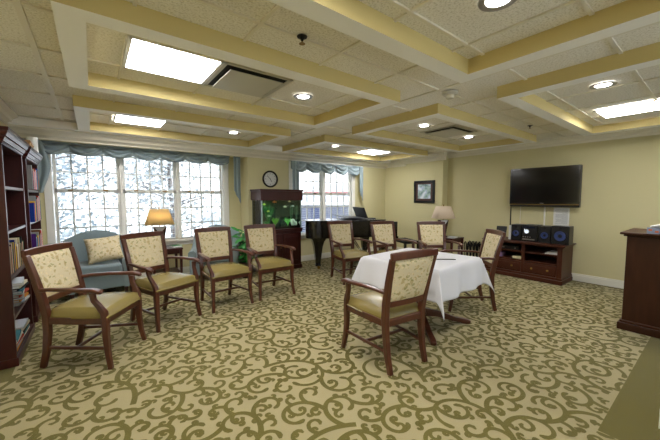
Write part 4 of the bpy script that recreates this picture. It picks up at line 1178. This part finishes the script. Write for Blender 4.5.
tree('leafy tree outside the middle of the wide window', 1.9, 10.4, 4.8, 1.2, 2500, 2, leaves[0], .2)
tree('leafy tree outside the wide window end beside the curtain tail', 5.0, 12.6, 4.6, 1.3, 2200, 3, leaves[2], .3)
tree('low bush-like tree standing farthest toward the bookcase side', -4.4, 12.5, 4.4, 1.5, 2200, 4, leaves[0], .05)
hs = thing('neighbour_house', 'grey house with horizontal siding outside the piano window', 'house', (10.4, 12.5, -.7), R(-35))
sidm = pm('grey lap siding', rgb(112, 114, 130), .7, var=.1, scale=3)
m = MB(); m.box(-3.2, 3.2, 0, 3, 0, 1.75)
for k in range(12): m.box(-3.2, 3.2, -.02, 0, .06 + k * .14, .17 + k * .14)
m.build('siding_wall', sidm, hs, smooth=0)
m = MB(); m.box(-3.3, 3.3, -.15, 3.1, 1.75, 1.86); m.build('roof_edge', white, hs)
for xx in (-1.6, .6):
    m = MB(); m.box(xx, xx + .7, -.05, .02, .7, 1.6); m.build('shutter', pm('dark shutter', rgb(70, 76, 104), .6), hs)
vn = thing('parked_van', 'red and white van parked beyond the grey house', 'van', (14.2, 18.6, .3), R(-30))
m = MB(); m.prism([(-2.2, .5), (-2.2, 1.3), (-1.5, 1.45), (-1.0, 2.2), (2.2, 2.25), (2.25, .5)], -.9, .9, 'y'); m.build('body', pm('white van paint', rgb(214, 214, 220), .3), vn, bevel=.05)
m = MB(); m.box(-1.9, 2.26, -.91, .91, 1.35, 1.6); m.build('red_stripe', pm('red paint', rgb(176, 110, 108), .4), vn)
for xx in (-1.4, 1.4):
    for yy in (-.9, .9):
        m = MB(); m.lathe([(.0, -.1), (.34, -.1), (.34, .1), (0, .1)], 18, (xx, yy, .34), 'y'); m.build('wheel', blackm, vn)
bank = MB(); bank.box(8, 24, 16, 30, -.7, .3); struct('ground_terrace', bank, MATS['pale winter lawn'], smooth=0)

# ------------------------------------------------------------------ light
w = bpy.data.worlds.new('sky'); scn.world = w; w.use_nodes = True
n = w.node_tree; bg = n.nodes['Background']
tc = n.nodes.new('ShaderNodeTexCoord'); sp = n.nodes.new('ShaderNodeSeparateXYZ'); cr = n.nodes.new('ShaderNodeValToRGB')
n.links.new(tc.outputs['Generated'], sp.inputs[0]); n.links.new(sp.outputs[2], cr.inputs[0]); n.links.new(cr.outputs[0], bg.inputs[0])
cr.color_ramp.elements[0].color = (.95, .97, 1, 1); cr.color_ramp.elements[1].color = (.62, .78, 1, 1); cr.color_ramp.elements[1].position = .7
bg.inputs[1].default_value = 1.3

sl = bpy.data.lights.new('sun', 'SUN'); sl.energy = 6; sl.angle = R(1.0); sl.color = (1, .96, .9)
so_ = bpy.data.objects.new('sun', sl); col.objects.link(so_); so_.rotation_euler = (0, R(42), 0)
scn.view_settings.view_transform = 'Standard'; scn.view_settings.look = 'None'
scn.view_settings.exposure = 1.32; scn.view_settings.gamma = 1; scn.view_settings.use_curve_mapping = False
scn.cycles.max_bounces = 8; scn.cycles.diffuse_bounces = 6; scn.cycles.transparent_max_bounces = 24
scn.cycles.sample_clamp_indirect = 6
